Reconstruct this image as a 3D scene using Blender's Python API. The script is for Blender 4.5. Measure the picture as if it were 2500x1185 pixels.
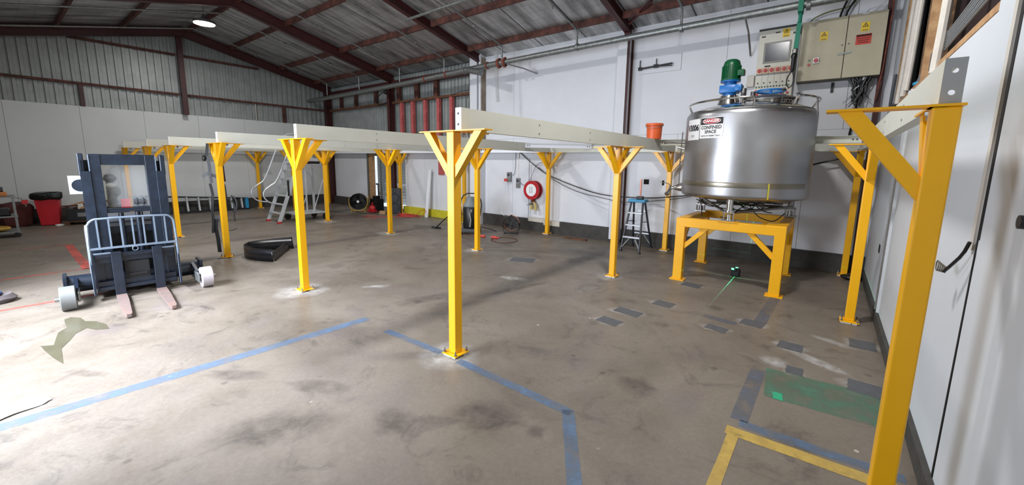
import bpy, bmesh, math, random
from mathutils import Vector, Matrix, noise
PI = math.pi
random.seed(7)
for o in list(bpy.data.objects): bpy.data.objects.remove(o)
SC = bpy.context.scene
COL = SC.collection

# ------------------------------------------------------------------ camera
cam_data = bpy.data.cameras.new('camera'); cam = bpy.data.objects.new('camera', cam_data); COL.objects.link(cam)
cam_data.sensor_fit = 'HORIZONTAL'; cam_data.sensor_width = 36.0
cam_data.lens = 984.86 * 36 / 2500
cam_data.shift_x = (1250 - 1263.83) / 2500
cam_data.shift_y = (551.19 - 592.5) / 2500
cam_data.clip_start = 0.05; cam_data.clip_end = 200
yaw, pitch, roll = -0.6529, 0.154, 0.0154
f_ = Vector((math.sin(yaw)*math.cos(pitch), math.cos(yaw)*math.cos(pitch), -math.sin(pitch)))
a_ = Vector((math.cos(yaw), -math.sin(yaw), 0)); u_ = a_.cross(f_)
r_ = math.cos(roll)*a_ + math.sin(roll)*u_; up_ = -math.sin(roll)*a_ + math.cos(roll)*u_
M = Matrix(((r_.x, up_.x, -f_.x, 0), (r_.y, up_.y, -f_.y, 0), (r_.z, up_.z, -f_.z, 2.0), (0, 0, 0, 1)))
cam.matrix_world = M
SC.camera = cam

# ------------------------------------------------------------------ world, exposure, big lights
wd = bpy.data.worlds.new('world'); SC.world = wd; wd.use_nodes = True
bg = wd.node_tree.nodes['Background']; bg.inputs[0].default_value = (0.80, 0.88, 1.0, 1); bg.inputs[1].default_value = 1.1
SC.view_settings.view_transform = 'Standard'; SC.view_settings.look = 'None'
SC.view_settings.exposure = 0.0; SC.view_settings.gamma = 1.0
SC.view_settings.use_curve_mapping = False

def area_light(name, loc, target, sx, sy, power, color=(1, 1, 1), shape='RECTANGLE', spread=PI):
    l = bpy.data.lights.new(name, 'AREA'); l.shape = shape; l.size = sx; l.size_y = sy; l.energy = power; l.color = color; l.spread = spread
    o = bpy.data.objects.new(name, l); COL.objects.link(o); o.location = loc
    d = Vector(target) - Vector(loc); o.rotation_euler = d.to_track_quat('-Z', 'Y').to_euler(); return o
# daylight pouring in through the open roller door in the front wall (behind and left of the camera)
area_light('daylight_door', (-6.3, -1.5, 2.3), (-6.6, 5.0, 0.9), 5.0, 3.4, 700, (0.84, 0.90, 1.0))
area_light('daylight_sky', (-6.6, -2.6, 5.2), (-6.6, 1.6, 0.0), 4.4, 2.0, 700, (0.78, 0.86, 1.0), spread=math.radians(95))
HIGHBAYS = [(-15.0, 4.35, 5.92, 110), (-9.4, 4.35, 5.92, 240), (-1.3, 4.35, 5.92, 235)]
for hx, hy, hz, pw in HIGHBAYS:
    area_light('high_bay_glow', (hx, hy, hz - 0.07), (hx, hy, 0), 0.46, 0.46, pw, (0.98, 0.97, 0.96), 'DISK')

# ------------------------------------------------------------------ materials
def lin(c):
    c = c/255.0
    return c/12.92 if c <= 0.04045 else ((c+0.055)/1.055)**2.4
def rgb(r, g, b): return (lin(r), lin(g), lin(b), 1)
def mat(name, col, rough=0.6, metal=0.0, var=0.0, vscale=6.0, bump=0.0, bscale=40.0, col2=None, spec=0.5, emit=None, estr=0.0, coat=0.0):
    m = bpy.data.materials.new(name); m.use_nodes = True; nt = m.node_tree; b = nt.nodes['Principled BSDF']
    b.inputs['Base Color'].default_value = col; b.inputs['Roughness'].default_value = rough; b.inputs['Metallic'].default_value = metal
    b.inputs['Specular IOR Level'].default_value = spec
    if coat: b.inputs['Coat Weight'].default_value = coat; b.inputs['Coat Roughness'].default_value = 0.12
    if emit: b.inputs['Emission Color'].default_value = emit; b.inputs['Emission Strength'].default_value = estr
    if var or col2 or bump:
        tc = nt.nodes.new('ShaderNodeTexCoord')
    if var or col2:
        n = nt.nodes.new('ShaderNodeTexNoise'); n.inputs['Scale'].default_value = vscale; n.inputs['Detail'].default_value = 6; n.inputs['Roughness'].default_value = 0.65
        nt.links.new(tc.outputs['Object'], n.inputs['Vector'])
        cr = nt.nodes.new('ShaderNodeValToRGB'); e = cr.color_ramp.elements; e[0].position = 0.35; e[1].position = 0.68
        c2 = col2 if col2 else tuple(max(0, c*(1-var)) for c in col[:3]) + (1,)
        e[0].color = c2; e[1].color = col
        nt.links.new(n.outputs['Fac'], cr.inputs['Fac']); nt.links.new(cr.outputs['Color'], b.inputs['Base Color'])
    if bump:
        n2 = nt.nodes.new('ShaderNodeTexNoise'); n2.inputs['Scale'].default_value = bscale; n2.inputs['Detail'].default_value = 4
        nt.links.new(tc.outputs['Object'], n2.inputs['Vector'])
        bp = nt.nodes.new('ShaderNodeBump'); bp.inputs['Strength'].default_value = bump; bp.inputs['Distance'].default_value = 0.02
        nt.links.new(n2.outputs['Fac'], bp.inputs['Height']); nt.links.new(bp.outputs['Normal'], b.inputs['Normal'])
    return m
def worn(name, col, rough, scale, lo, hi, metal=0.0, col2=None, amax=1.0, fade=False):
    """paint worn through to what lies below: transparent where the noise is low"""
    m = mat(name, col, rough, metal, vscale=9, col2=col2 or col); nt = m.node_tree; b = nt.nodes['Principled BSDF']; out = nt.nodes['Material Output']
    tc = nt.nodes.new('ShaderNodeTexCoord'); n = nt.nodes.new('ShaderNodeTexNoise'); n.inputs['Scale'].default_value = scale; n.inputs['Detail'].default_value = 8; n.inputs['Roughness'].default_value = 0.7
    nt.links.new(tc.outputs['Object'], n.inputs['Vector'])
    mr = nt.nodes.new('ShaderNodeMapRange'); mr.inputs['From Min'].default_value = lo; mr.inputs['From Max'].default_value = hi
    nt.links.new(n.outputs['Fac'], mr.inputs['Value']); mr.inputs['To Max'].default_value = amax
    if fade:
        at = nt.nodes.new('ShaderNodeAttribute'); at.attribute_name = 'fade'; mu = nt.nodes.new('ShaderNodeMath'); mu.operation = 'MULTIPLY'
        nt.links.new(mr.outputs['Result'], mu.inputs[0]); nt.links.new(at.outputs['Fac'], mu.inputs[1]); res = mu.outputs[0]
    else: res = mr.outputs['Result']
    tr = nt.nodes.new('ShaderNodeBsdfTransparent'); mx = nt.nodes.new('ShaderNodeMixShader')
    nt.links.new(res, mx.inputs['Fac']); nt.links.new(tr.outputs[0], mx.inputs[1]); nt.links.new(b.outputs[0], mx.inputs[2]); nt.links.new(mx.outputs[0], out.inputs['Surface'])
    return m

def floor_material():
    m = bpy.data.materials.new('concrete_floor'); m.use_nodes = True; nt = m.node_tree; b = nt.nodes['Principled BSDF']; N = nt.nodes; L = nt.links
    tc = N.new('ShaderNodeTexCoord')
    def nz(s, d=6, r=0.6, dist=0.0):
        n = N.new('ShaderNodeTexNoise'); n.inputs['Scale'].default_value = s; n.inputs['Detail'].default_value = d; n.inputs['Roughness'].default_value = r; n.inputs['Distortion'].default_value = dist
        L.new(tc.outputs['Object'], n.inputs['Vector']); return n
    def ramp(src, stops):
        r = N.new('ShaderNodeValToRGB'); el = r.color_ramp.elements
        while len(el) < len(stops): el.new(0.5)
        for e, (p, c) in zip(el, stops): e.position = p; e.color = c
        L.new(src, r.inputs['Fac']); return r
    def mix(kind, f, a, bb):
        x = N.new('ShaderNodeMix'); x.data_type = 'RGBA'; x.blend_type = kind
        if isinstance(f, float): x.inputs[0].default_value = f
        else: L.new(f, x.inputs[0])
        for i, v in ((6, a), (7, bb)):
            if isinstance(v, tuple): x.inputs[i].default_value = v
            else: L.new(v, x.inputs[i])
        return x.outputs[2]
    big = ramp(nz(0.55, 5, 0.6, 0.6).outputs['Fac'], [(0.32, rgb(112, 104, 95)), (0.48, rgb(128, 120, 110)), (0.62, rgb(138, 130, 121)), (0.75, rgb(124, 116, 110))])
    blot = ramp(nz(1.7, 8, 0.72, 1.4).outputs['Fac'], [(0.34, rgb(128, 120, 116)), (0.45, rgb(214, 208, 200)), (0.60, rgb(222, 216, 208)), (0.78, rgb(236, 232, 228))])
    c = mix('MULTIPLY', 0.6, big.outputs['Color'], blot.outputs['Color'])
    purp = ramp(nz(0.9, 4, 0.5, 0.9).outputs['Fac'], [(0.55, (0, 0, 0, 1)), (0.72, (1, 1, 1, 1))])
    c = mix('MIX', 0.0, c, rgb(104, 92, 98)) if False else c
    pm = N.new('ShaderNodeMath'); pm.operation = 'MULTIPLY'; pm.inputs[1].default_value = 0.35; L.new(purp.outputs['Color'], pm.inputs[0])
    c = mix('MIX', pm.outputs[0], c, rgb(110, 100, 104))
    fine = ramp(nz(26, 6, 0.8).outputs['Fac'], [(0.3, rgb(196, 192, 188)), (0.6, rgb(240, 238, 236)), (0.85, (1, 1, 1, 1))])
    c = mix('MULTIPLY', 0.6, c, fine.outputs['Color'])
    # pale paint specks and dark spots
    vor = N.new('ShaderNodeTexVoronoi'); vor.inputs['Scale'].default_value = 3.1; L.new(tc.outputs['Object'], vor.inputs['Vector'])
    sp = ramp(vor.outputs['Distance'], [(0.0, (1, 1, 1, 1)), (0.045, (1, 1, 1, 1)), (0.055, (0, 0, 0, 1))])
    msk = ramp(nz(2.3, 2).outputs['Fac'], [(0.52, (0, 0, 0, 1)), (0.56, (1, 1, 1, 1))])
    mm = N.new('ShaderNodeMath'); mm.operation = 'MULTIPLY'; L.new(sp.outputs['Color'], mm.inputs[0]); L.new(msk.outputs['Color'], mm.inputs[1])
    m3 = N.new('ShaderNodeMath'); m3.operation = 'MULTIPLY'; m3.inputs[1].default_value = 0.55; L.new(mm.outputs[0], m3.inputs[0])
    c = mix('MIX', m3.outputs[0], c, rgb(200, 194, 186))
    vor2 = N.new('ShaderNodeTexVoronoi'); vor2.inputs['Scale'].default_value = 2.2; L.new(tc.outputs['Object'], vor2.inputs['Vector'])
    sp2 = ramp(vor2.outputs['Distance'], [(0.0, (1, 1, 1, 1)), (0.05, (1, 1, 1, 1)), (0.08, (0, 0, 0, 1))])
    m4 = N.new('ShaderNodeMath'); m4.operation = 'MULTIPLY'; m4.inputs[1].default_value = 0.5; L.new(sp2.outputs['Color'], m4.inputs[0])
    c = mix('MIX', m4.outputs[0], c, rgb(62, 55, 50))
    L.new(c, b.inputs['Base Color'])
    rr = ramp(nz(2.0, 6, 0.7).outputs['Fac'], [(0.3, (0.34, 0.34, 0.34, 1)), (0.7, (0.62, 0.62, 0.62, 1))]); L.new(rr.outputs['Color'], b.inputs['Roughness'])
    bp = N.new('ShaderNodeBump'); bp.inputs['Strength'].default_value = 0.12; bp.inputs['Distance'].default_value = 0.01
    L.new(nz(55, 5, 0.7).outputs['Fac'], bp.inputs['Height']); L.new(bp.outputs['Normal'], b.inputs['Normal'])
    return m
def foil_material():
    m = bpy.data.materials.new('roof_foil'); m.use_nodes = True; nt = m.node_tree; b = nt.nodes['Principled BSDF']; N = nt.nodes; L = nt.links
    tc = N.new('ShaderNodeTexCoord'); sx = N.new('ShaderNodeSeparateXYZ'); L.new(tc.outputs['Object'], sx.inputs[0])
    def line(src, period, w):
        a = N.new('ShaderNodeMath'); a.operation = 'DIVIDE'; a.inputs[1].default_value = period; L.new(src, a.inputs[0])
        fr = N.new('ShaderNodeMath'); fr.operation = 'FRACT'; L.new(a.outputs[0], fr.inputs[0])
        c = N.new('ShaderNodeMath'); c.operation = 'LESS_THAN'; c.inputs[1].default_value = w/period; L.new(fr.outputs[0], c.inputs[0]); return c.outputs[0]
    l1 = line(sx.outputs['X'], 0.15, 0.007); l2 = line(sx.outputs['Y'], 0.3, 0.010); l3 = line(sx.outputs['X'], 1.35, 0.03)
    mx = N.new('ShaderNodeMath'); mx.operation = 'MAXIMUM'; L.new(l1, mx.inputs[0]); L.new(l2, mx.inputs[1])
    mx2 = N.new('ShaderNodeMath'); mx2.operation = 'MAXIMUM'; L.new(mx.outputs[0], mx2.inputs[0]); L.new(l3, mx2.inputs[1])
    n = N.new('ShaderNodeTexNoise'); n.inputs['Scale'].default_value = 1.3; n.inputs['Detail'].default_value = 7; mpp = N.new('ShaderNodeMapping'); mpp.inputs['Scale'].default_value = (3.5, .6, 1); L.new(tc.outputs['Object'], mpp.inputs[0]); L.new(mpp.outputs[0], n.inputs['Vector'])
    cr = N.new('ShaderNodeValToRGB'); cr.color_ramp.elements[0].position = 0.3; cr.color_ramp.elements[0].color = rgb(128, 128, 126); cr.color_ramp.elements[1].position = 0.7; cr.color_ramp.elements[1].color = rgb(222, 222, 222); L.new(n.outputs['Fac'], cr.inputs['Fac'])
    mc = N.new('ShaderNodeMix'); mc.data_type = 'RGBA'; gm = N.new('ShaderNodeMath'); gm.operation = 'MULTIPLY'; gm.inputs[1].default_value = 0.42; L.new(mx.outputs[0], gm.inputs[0]); g3 = N.new('ShaderNodeMath'); g3.operation = 'MAXIMUM'; L.new(gm.outputs[0], g3.inputs[0]); L.new(l3, g3.inputs[1]); L.new(g3.outputs[0], mc.inputs[0]); L.new(cr.outputs['Color'], mc.inputs[6]); mc.inputs[7].default_value = rgb(60, 58, 55)
    L.new(mc.outputs[2], b.inputs['Base Color']); b.inputs['Metallic'].default_value = 0.75; b.inputs['Roughness'].default_value = 0.42
    nb = N.new('ShaderNodeTexNoise'); nb.inputs['Scale'].default_value = 18; nb.inputs['Detail'].default_value = 5; nb.inputs['Roughness'].default_value = 0.7; L.new(tc.outputs['Object'], nb.inputs['Vector'])
    bp = N.new('ShaderNodeBump'); bp.inputs['Strength'].default_value = 0.5; bp.inputs['Distance'].default_value = 0.03; L.new(nb.outputs['Fac'], bp.inputs['Height']); L.new(bp.outputs['Normal'], b.inputs['Normal'])
    return m
def brushed(name, col, rough):
    m = mat(name, col, rough, 1.0); nt = m.node_tree; b = nt.nodes['Principled BSDF']; N = nt.nodes; L = nt.links
    tc = N.new('ShaderNodeTexCoord'); mp = N.new('ShaderNodeMapping'); mp.inputs['Scale'].default_value = (9, 9, 260); L.new(tc.outputs['Object'], mp.inputs[0])
    n = N.new('ShaderNodeTexNoise'); n.inputs['Scale'].default_value = 3; n.inputs['Detail'].default_value = 5; L.new(mp.outputs[0], n.inputs['Vector'])
    n2 = N.new('ShaderNodeTexNoise'); n2.inputs['Scale'].default_value = 2.6; n2.inputs['Detail'].default_value = 6; L.new(tc.outputs['Object'], n2.inputs['Vector'])
    ad = N.new('ShaderNodeMath'); ad.operation = 'ADD'; L.new(n.outputs['Fac'], ad.inputs[0]); L.new(n2.outputs['Fac'], ad.inputs[1])
    mr = N.new('ShaderNodeMapRange'); mr.inputs['From Min'].default_value = 0.6; mr.inputs['From Max'].default_value = 1.4; mr.inputs['To Min'].default_value = rough*0.8; mr.inputs['To Max'].default_value = rough*1.5
    L.new(ad.outputs[0], mr.inputs['Value']); L.new(mr.outputs['Result'], b.inputs['Roughness'])
    bp = N.new('ShaderNodeBump'); bp.inputs['Strength'].default_value = 0.015; bp.inputs['Distance'].default_value = 0.01; L.new(n.outputs['Fac'], bp.inputs['Height']); L.new(bp.outputs['Normal'], b.inputs['Normal'])
    return m
MT = dict(
 floor=floor_material(), foil=foil_material(),
 wall=mat('white_panel', rgb(218, 220, 225), 0.55, var=0.06, vscale=1.2, bump=0.05, bscale=8),
 wall_cream=mat('cream_panel', rgb(204, 207, 206), 0.5, var=0.07, vscale=1.0),
 wall_near=mat('near_white_panel', rgb(206, 211, 217), 0.45, var=0.05, vscale=1.5),
 gap=mat('gap_dark', rgb(60, 58, 56), 0.9), black_gap=mat('void_dark', rgb(18, 14, 13), 0.95),
 kerb=mat('kerb_dark', rgb(66, 64, 60), 0.7, var=0.4, vscale=5, bump=0.3, bscale=20),
 kerb_y=mat('kerb_yellow', rgb(206, 196, 44), 0.6, var=0.25, vscale=7),
 corr=mat('corrugated_steel', rgb(160, 165, 163), 0.45, 0.2, var=0.25, vscale=2.0),
 roofdark=mat('roof_outside', rgb(90, 90, 90), 0.7),
 red_steel=mat('red_oxide_steel', rgb(70, 28, 28), 0.5, var=0.35, vscale=4, bump=0.05),
 purlin=mat('red_brown_timber', rgb(104, 58, 46), 0.75, vscale=5, col2=rgb(48, 26, 22), bump=0.2, bscale=30),
 pinktimber=mat('pink_timber', rgb(196, 98, 96), 0.7, vscale=6, col2=rgb(160, 72, 72)),
 timber=mat('raw_timber', rgb(186, 150, 108), 0.7, vscale=8, col2=rgb(150, 110, 74)),
 timber_stain=mat('stained_edge', rgb(160, 150, 136), .7, vscale=3, col2=rgb(120, 104, 86)),
 browntimber=mat('brown_timber', rgb(112, 72, 46), 0.8, vscale=8, col2=rgb(70, 44, 30)),
 yellow=mat('yellow_paint', rgb(240, 176, 0), 0.38, var=0.05, vscale=3, coat=0.12),
 yellow_d=mat('yellow_paint_frame', rgb(240, 175, 0), 0.40, var=0.08, vscale=3, coat=0.1),
 beam=mat('off_white_primer', rgb(204, 204, 192), 0.4, var=0.06, vscale=2),
 galv=mat('galvanised_steel', rgb(150, 154, 152), 0.42, 0.75, vscale=14, col2=rgb(118, 122, 120), bump=0.05),
 rust=mat('rusty_coupling', rgb(142, 70, 52), 0.75, vscale=12, col2=rgb(84, 42, 32)),
 steel=brushed('stainless_brushed', rgb(178, 178, 180), 0.30),
 steel_p=mat('stainless_polished', rgb(206, 204, 200), 0.14, 1.0),
 steel_d=mat('stainless_dull', rgb(150, 148, 146), 0.35, 1.0, var=0.2, vscale=10),
 alu=mat('aluminium', rgb(204, 208, 212), 0.4, 0.45, var=0.1, vscale=6),
 bolt=mat('zinc_bolt', rgb(150, 150, 148), 0.35, 0.9),
 mast=mat('blue_black_paint', rgb(28, 38, 52), 0.34, 0.2, vscale=9, col2=rgb(18, 25, 36), bump=0.04, coat=0.3),
 mast_l=mat('worn_grey_tube', rgb(122, 136, 152), 0.45, 0.5, var=0.2, vscale=9),
 fork=mat('worn_fork_steel', rgb(112, 104, 102), 0.55, 0.35, vscale=10, col2=rgb(134, 108, 98)),
 tyre=mat('grey_polyurethane', rgb(168, 160, 164), 0.6, var=0.15, vscale=5),
 tyre_d=mat('dark_polyurethane', rgb(104, 106, 104), 0.6, var=0.2, vscale=5),
 black=mat('black_plastic', rgb(15, 15, 17), 0.42), rubber=mat('black_rubber', rgb(16, 16, 18), 0.55),
 belt=mat('black_belt', rgb(18, 18, 22), 0.3, var=0.2, vscale=20),
 darkgrey=mat('dark_grey_plastic', rgb(60, 62, 66), 0.5), grey=mat('mid_grey', rgb(130, 132, 134), 0.5),
 cable=mat('black_cable', rgb(14, 14, 15), 0.45), wcable=mat('white_cable', rgb(210, 210, 212), 0.5), gcable=mat('grey_cable', rgb(120, 122, 124), 0.5),
 red=mat('red_plastic', rgb(176, 24, 32), 0.4), red_bin=mat('red_bin', rgb(190, 20, 34), 0.45, var=0.1), maroon=mat('maroon_cloth', rgb(74, 22, 20), 0.8, var=0.3),
 redcord=mat('red_cord', rgb(200, 66, 58), 0.5), orange=mat('orange_plastic', rgb(214, 92, 40), 0.42), dorange=mat('dull_orange', rgb(186, 116, 60), 0.5),
 fanyellow=mat('yellow_tube', rgb(186, 148, 60), 0.45), green=mat('green_motor', rgb(8, 84, 48), 0.34), blue=mat('blue_gearbox', rgb(20, 104, 176), 0.36),
 ladder_blue=mat('blue_plastic', rgb(40, 140, 186), 0.4), dkblue=mat('dark_blue_rail', rgb(26, 28, 40), 0.45), teal=mat('teal_strap', rgb(20, 120, 94), 0.6),
 white=mat('white_paint', rgb(232, 234, 238), 0.4), signw=mat('sign_white', rgb(232, 232, 232), 0.45), signk=mat('sign_black', rgb(22, 22, 26), 0.5), signr=mat('sign_red', rgb(176, 28, 46), 0.45), signy=mat('sign_yellow', rgb(226, 190, 30), 0.5), signorange=mat('sign_orange_red', rgb(196, 62, 48), 0.5),
 tape=mat('yellow_green_tape', rgb(200, 190, 60), 0.5), band=mat('tank_band', rgb(150, 144, 130), 0.3, 0.9),
 panel_l=mat('light_enclosure', rgb(206, 204, 190), 0.45, var=0.05), panel_c=mat('cream_enclosure', rgb(184, 176, 150), 0.5, var=0.12, vscale=3), panel_side=mat('enclosure_side', rgb(96, 90, 74), 0.6),
 screen=mat('hmi_screen', rgb(40, 50, 62), 0.2, var=0.3, vscale=12), screenframe=mat('hmi_frame', rgb(126, 124, 116), 0.4),
 pvc=mat('white_conduit', rgb(206, 200, 190), 0.5, var=0.15), insul=mat('yellow_insulation', rgb(120, 92, 62), 0.9, vscale=12, col2=rgb(70, 50, 34), bump=0.4),
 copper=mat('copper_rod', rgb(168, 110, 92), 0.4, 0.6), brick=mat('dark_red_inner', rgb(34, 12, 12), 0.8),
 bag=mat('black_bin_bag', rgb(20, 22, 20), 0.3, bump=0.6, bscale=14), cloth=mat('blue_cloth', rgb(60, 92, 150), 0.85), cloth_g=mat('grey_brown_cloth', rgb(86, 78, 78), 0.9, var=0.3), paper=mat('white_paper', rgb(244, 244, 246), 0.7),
 olive=mat('olive_cloth', rgb(96, 92, 78), 0.85, var=0.2), palecloth=mat('pale_cloth', rgb(206, 208, 200), 0.85),
 weatherboard=mat('weatherboard', rgb(198, 200, 196), 0.6), brass=mat('brass_tag', rgb(196, 176, 110), 0.45), lampcase=mat('lamp_case', rgb(70, 70, 70), 0.5),
 lampglow=mat('lamp_diffuser', (1, 1, 1, 1), 0.5, emit=(1, 0.96, 0.88, 1), estr=22),
 laser=mat('laser_window', rgb(10, 90, 40), 0.3, emit=(0.1, 1, 0.35, 1), estr=5),
 line_blue=worn('blue_floor_line', rgb(90, 113, 140), 0.55, 5, 0.28, 0.62, amax=.78), line_yellow=worn('yellow_floor_line', rgb(190, 160, 76), 0.55, 8, 0.22, 0.44, col2=rgb(166, 138, 70), amax=.92),
 line_red=worn('red_floor_line', rgb(176, 76, 66), 0.55, 4, 0.34, 0.52), green_floor=worn('green_floor_paint', rgb(66, 124, 100), 0.55, 4, 0.30, 0.62, col2=rgb(84, 112, 92), amax=.8),
 slate_floor=worn('slate_floor_paint', rgb(92, 98, 110), 0.55, 5, 0.34, 0.62, amax=.8), patch=mat('patch_mortar', rgb(84, 86, 90), 0.55, var=0.25, vscale=14), dust=worn('pale_dust', rgb(206, 204, 200), 0.8, 9, 0.28, 0.64, amax=.5, fade=True),
 puddle=mat('wet_concrete', rgb(84, 80, 64), 0.2, var=0.2, vscale=5, spec=0.6), stain=worn('oil_stain', rgb(66, 58, 56), 0.45, 5, 0.30, 0.75, amax=.5, fade=True),
)
def clear_screen():
    m = bpy.data.materials.new('scratched_acrylic'); m.use_nodes = True; nt = m.node_tree; b = nt.nodes['Principled BSDF']; out = nt.nodes['Material Output']
    b.inputs['Base Color'].default_value = rgb(200, 206, 210); b.inputs['Roughness'].default_value = 0.25
    tr = nt.nodes.new('ShaderNodeBsdfTransparent'); mx = nt.nodes.new('ShaderNodeMixShader'); mx.inputs[0].default_value = 0.10
    nt.links.new(tr.outputs[0], mx.inputs[1]); nt.links.new(b.outputs[0], mx.inputs[2]); nt.links.new(mx.outputs[0], out.inputs['Surface']); return m
MT['acrylic'] = clear_screen()
def clear_pipe():
    m = bpy.data.materials.new('clear_pvc_strip'); m.use_nodes = True; nt = m.node_tree; b = nt.nodes['Principled BSDF']; out = nt.nodes['Material Output']
    b.inputs['Base Color'].default_value = rgb(178, 180, 178); b.inputs['Roughness'].default_value = 0.3
    tr = nt.nodes.new('ShaderNodeBsdfTransparent'); mx = nt.nodes.new('ShaderNodeMixShader'); mx.inputs[0].default_value = 0.35
    nt.links.new(tr.outputs[0], mx.inputs[1]); nt.links.new(b.outputs[0], mx.inputs[2]); nt.links.new(mx.outputs[0], out.inputs['Surface']); return m
MT['clearpvc'] = clear_pipe()

# ------------------------------------------------------------------ helpers
WM = {}
def wm(o): return WM.get(o.name, Matrix.Identity(4)) if o else Matrix.Identity(4)
class MB:
    """collects shapes; build() links them as ONE mesh object"""
    def __init__(s): s.bm = bmesh.new()
    def box(s, a, b, bev=0.0):
        a = Vector(a); b = Vector(b); c = (a+b)/2; d = b-a
        r = bmesh.ops.create_cube(s.bm, size=1.0, matrix=Matrix.Translation(c) @ Matrix.Diagonal((abs(d.x), abs(d.y), abs(d.z), 1)))
        if bev: s._bev(r['verts'], bev)
        return s
    def _bev(s, verts, bev):
        es = {e for v in verts for e in v.link_edges}
        bmesh.ops.bevel(s.bm, geom=list(es), offset=bev, segments=2, affect='EDGES', profile=0.5)
    def bar(s, p, q, w, h, up=(0, 0, 1), bev=0.0):
        """box section running from p to q; w across, h along up"""
        p = Vector(p); q = Vector(q); d = (q-p); L = d.length; d.normalize(); up = Vector(up)
        x = d.cross(up)
        if x.length < 1e-4: x = d.cross(Vector((1, 0, 0)))
        x.normalize(); z = x.cross(d).normalized()
        m = Matrix(((x.x, d.x, z.x, 0), (x.y, d.y, z.y, 0), (x.z, d.z, z.z, 0), (0, 0, 0, 1)))
        m = Matrix.Translation((p+q)/2) @ m @ Matrix.Diagonal((w, L, h, 1))
        r = bmesh.ops.create_cube(s.bm, size=1.0, matrix=m)
        if bev: s._bev(r['verts'], bev)
        return s
    def cyl(s, p, q, r, r2=None, n=20, caps=True):
        p = Vector(p); q = Vector(q); d = q-p
        m = Matrix.Translation((p+q)/2) @ d.to_track_quat('Z', 'Y').to_matrix().to_4x4()
        bmesh.ops.create_cone(s.bm, cap_ends=caps, segments=n, radius1=r, radius2=r if r2 is None else r2, depth=d.length, matrix=m); return s
    def tube(s, pts, r, n=8, closed=False, smooth=0):
        P = [Vector(p) for p in pts]
        for _ in range(smooth):
            Q = []
            for i in range(len(P)-(0 if closed else 1)):
                a, b = P[i], P[(i+1) % len(P)]; Q += [a*0.75+b*0.25, a*0.25+b*0.75]
            if not closed: Q = [P[0]]+Q+[P[-1]]
            P = Q
        rings = []; prev = None; m = len(P)
        for i, p in enumerate(P):
            if closed: t = P[(i+1) % m]-P[i-1]
            else: t = P[min(i+1, m-1)]-P[max(i-1, 0)]
            t.normalize()
            if prev is None:
                x = t.orthogonal().normalized()
            else:
                x = prev - t*prev.dot(t)
                x = x.normalized() if x.length > 1e-6 else t.orthogonal().normalized()
            prev = x; y = t.cross(x)
            rings.append([s.bm.verts.new(p + (x*math.cos(2*PI*k/n)+y*math.sin(2*PI*k/n))*r) for k in range(n)])
        for i in range(m if closed else m-1):
            A, B = rings[i], rings[(i+1) % m]
            for k in range(n): s.bm.faces.new((A[k], A[(k+1) % n], B[(k+1) % n], B[k]))
        if not closed:
            s.bm.faces.new(rings[0][::-1]); s.bm.faces.new(rings[-1])
        return s
    def lathe(s, prof, n=48, at=(0, 0, 0), axis='z', a0=0, a1=2*PI):
        full = abs(a1-a0-2*PI) < 1e-6; at = Vector(at); rings = []; cnt = n if full else n+1
        for k in range(cnt):
            a = a0+(a1-a0)*k/n; ring = []
            for r, z in prof:
                v = Vector((r*math.cos(a), r*math.sin(a), z))
                if axis == 'y': v = Vector((v.x, -v.z, v.y))
                if axis == 'x': v = Vector((v.z, v.x, v.y))
                ring.append(s.bm.verts.new(at+v))
            rings.append(ring)
        for k in range(n):
            A, B = rings[k], rings[(k+1) % cnt]
            for i in range(len(prof)-1):
                try: s.bm.faces.new((A[i], B[i], B[i+1], A[i+1]))
                except ValueError: pass
        return s
    def torus(s, c, R, r, axis='z', n=40, m=8):
        pts = []
        for k in range(n):
            a = 2*PI*k/n; v = Vector((R*math.cos(a), R*math.sin(a), 0))
            if axis == 'y': v = Vector((v.x, 0, v.y))
            if axis == 'x': v = Vector((0, v.x, v.y))
            if isinstance(axis, Matrix): v = axis @ v
            pts.append(Vector(c)+v)
        return s.tube(pts, r, m, closed=True)
    def prism(s, poly, vec):
        vec = Vector(vec); A = [s.bm.verts.new(Vector(p)) for p in poly]; B = [s.bm.verts.new(Vector(p)+vec) for p in poly]; n = len(poly)
        s.bm.faces.new(A[::-1]); s.bm.faces.new(B)
        for i in range(n): s.bm.faces.new((A[i], A[(i+1) % n], B[(i+1) % n], B[i]))
        return s
    def poly(s, pts):
        s.bm.faces.new([s.bm.verts.new(Vector(p)) for p in pts]); return s
    def ball(s, c, rx, ry=None, rz=None, n=16):
        ry = ry or rx; rz = rz or rx
        bmesh.ops.create_uvsphere(s.bm, u_segments=n, v_segments=max(6, n//2), radius=1.0, matrix=Matrix.Translation(c) @ Matrix.Diagonal((rx, ry, rz, 1))); return s
    def jitter(s, amp, sc=3.0, seed=0):
        for v in s.bm.verts: v.co += noise.noise_vector(v.co*sc + Vector((seed, seed*2, 0)))*amp
        return s
    def xf(s, m):
        for v in s.bm.verts: v.co = m @ v.co
        return s
    def build(s, name, m, parent=None, world=False, loc=None, smooth=False, rz=0.0):
        me = bpy.data.meshes.new(name)
        if world and parent is not None:
            inv = wm(parent).inverted()
            for v in s.bm.verts: v.co = inv @ v.co
        if world and parent is None and loc is not None:
            inv = (Matrix.Translation(loc) @ Matrix.Rotation(rz, 4, 'Z')).inverted()
            for v in s.bm.verts: v.co = inv @ v.co
        bmesh.ops.recalc_face_normals(s.bm, faces=s.bm.faces)
        s.bm.to_mesh(me); s.bm.free()
        me.materials.append(MT[m] if isinstance(m, str) else m)
        if smooth:
            for p in me.polygons: p.use_smooth = True
            try: me.set_sharp_from_angle(angle=math.radians(38))
            except Exception: pass
        o = bpy.data.objects.new(name, me); COL.objects.link(o)
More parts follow.
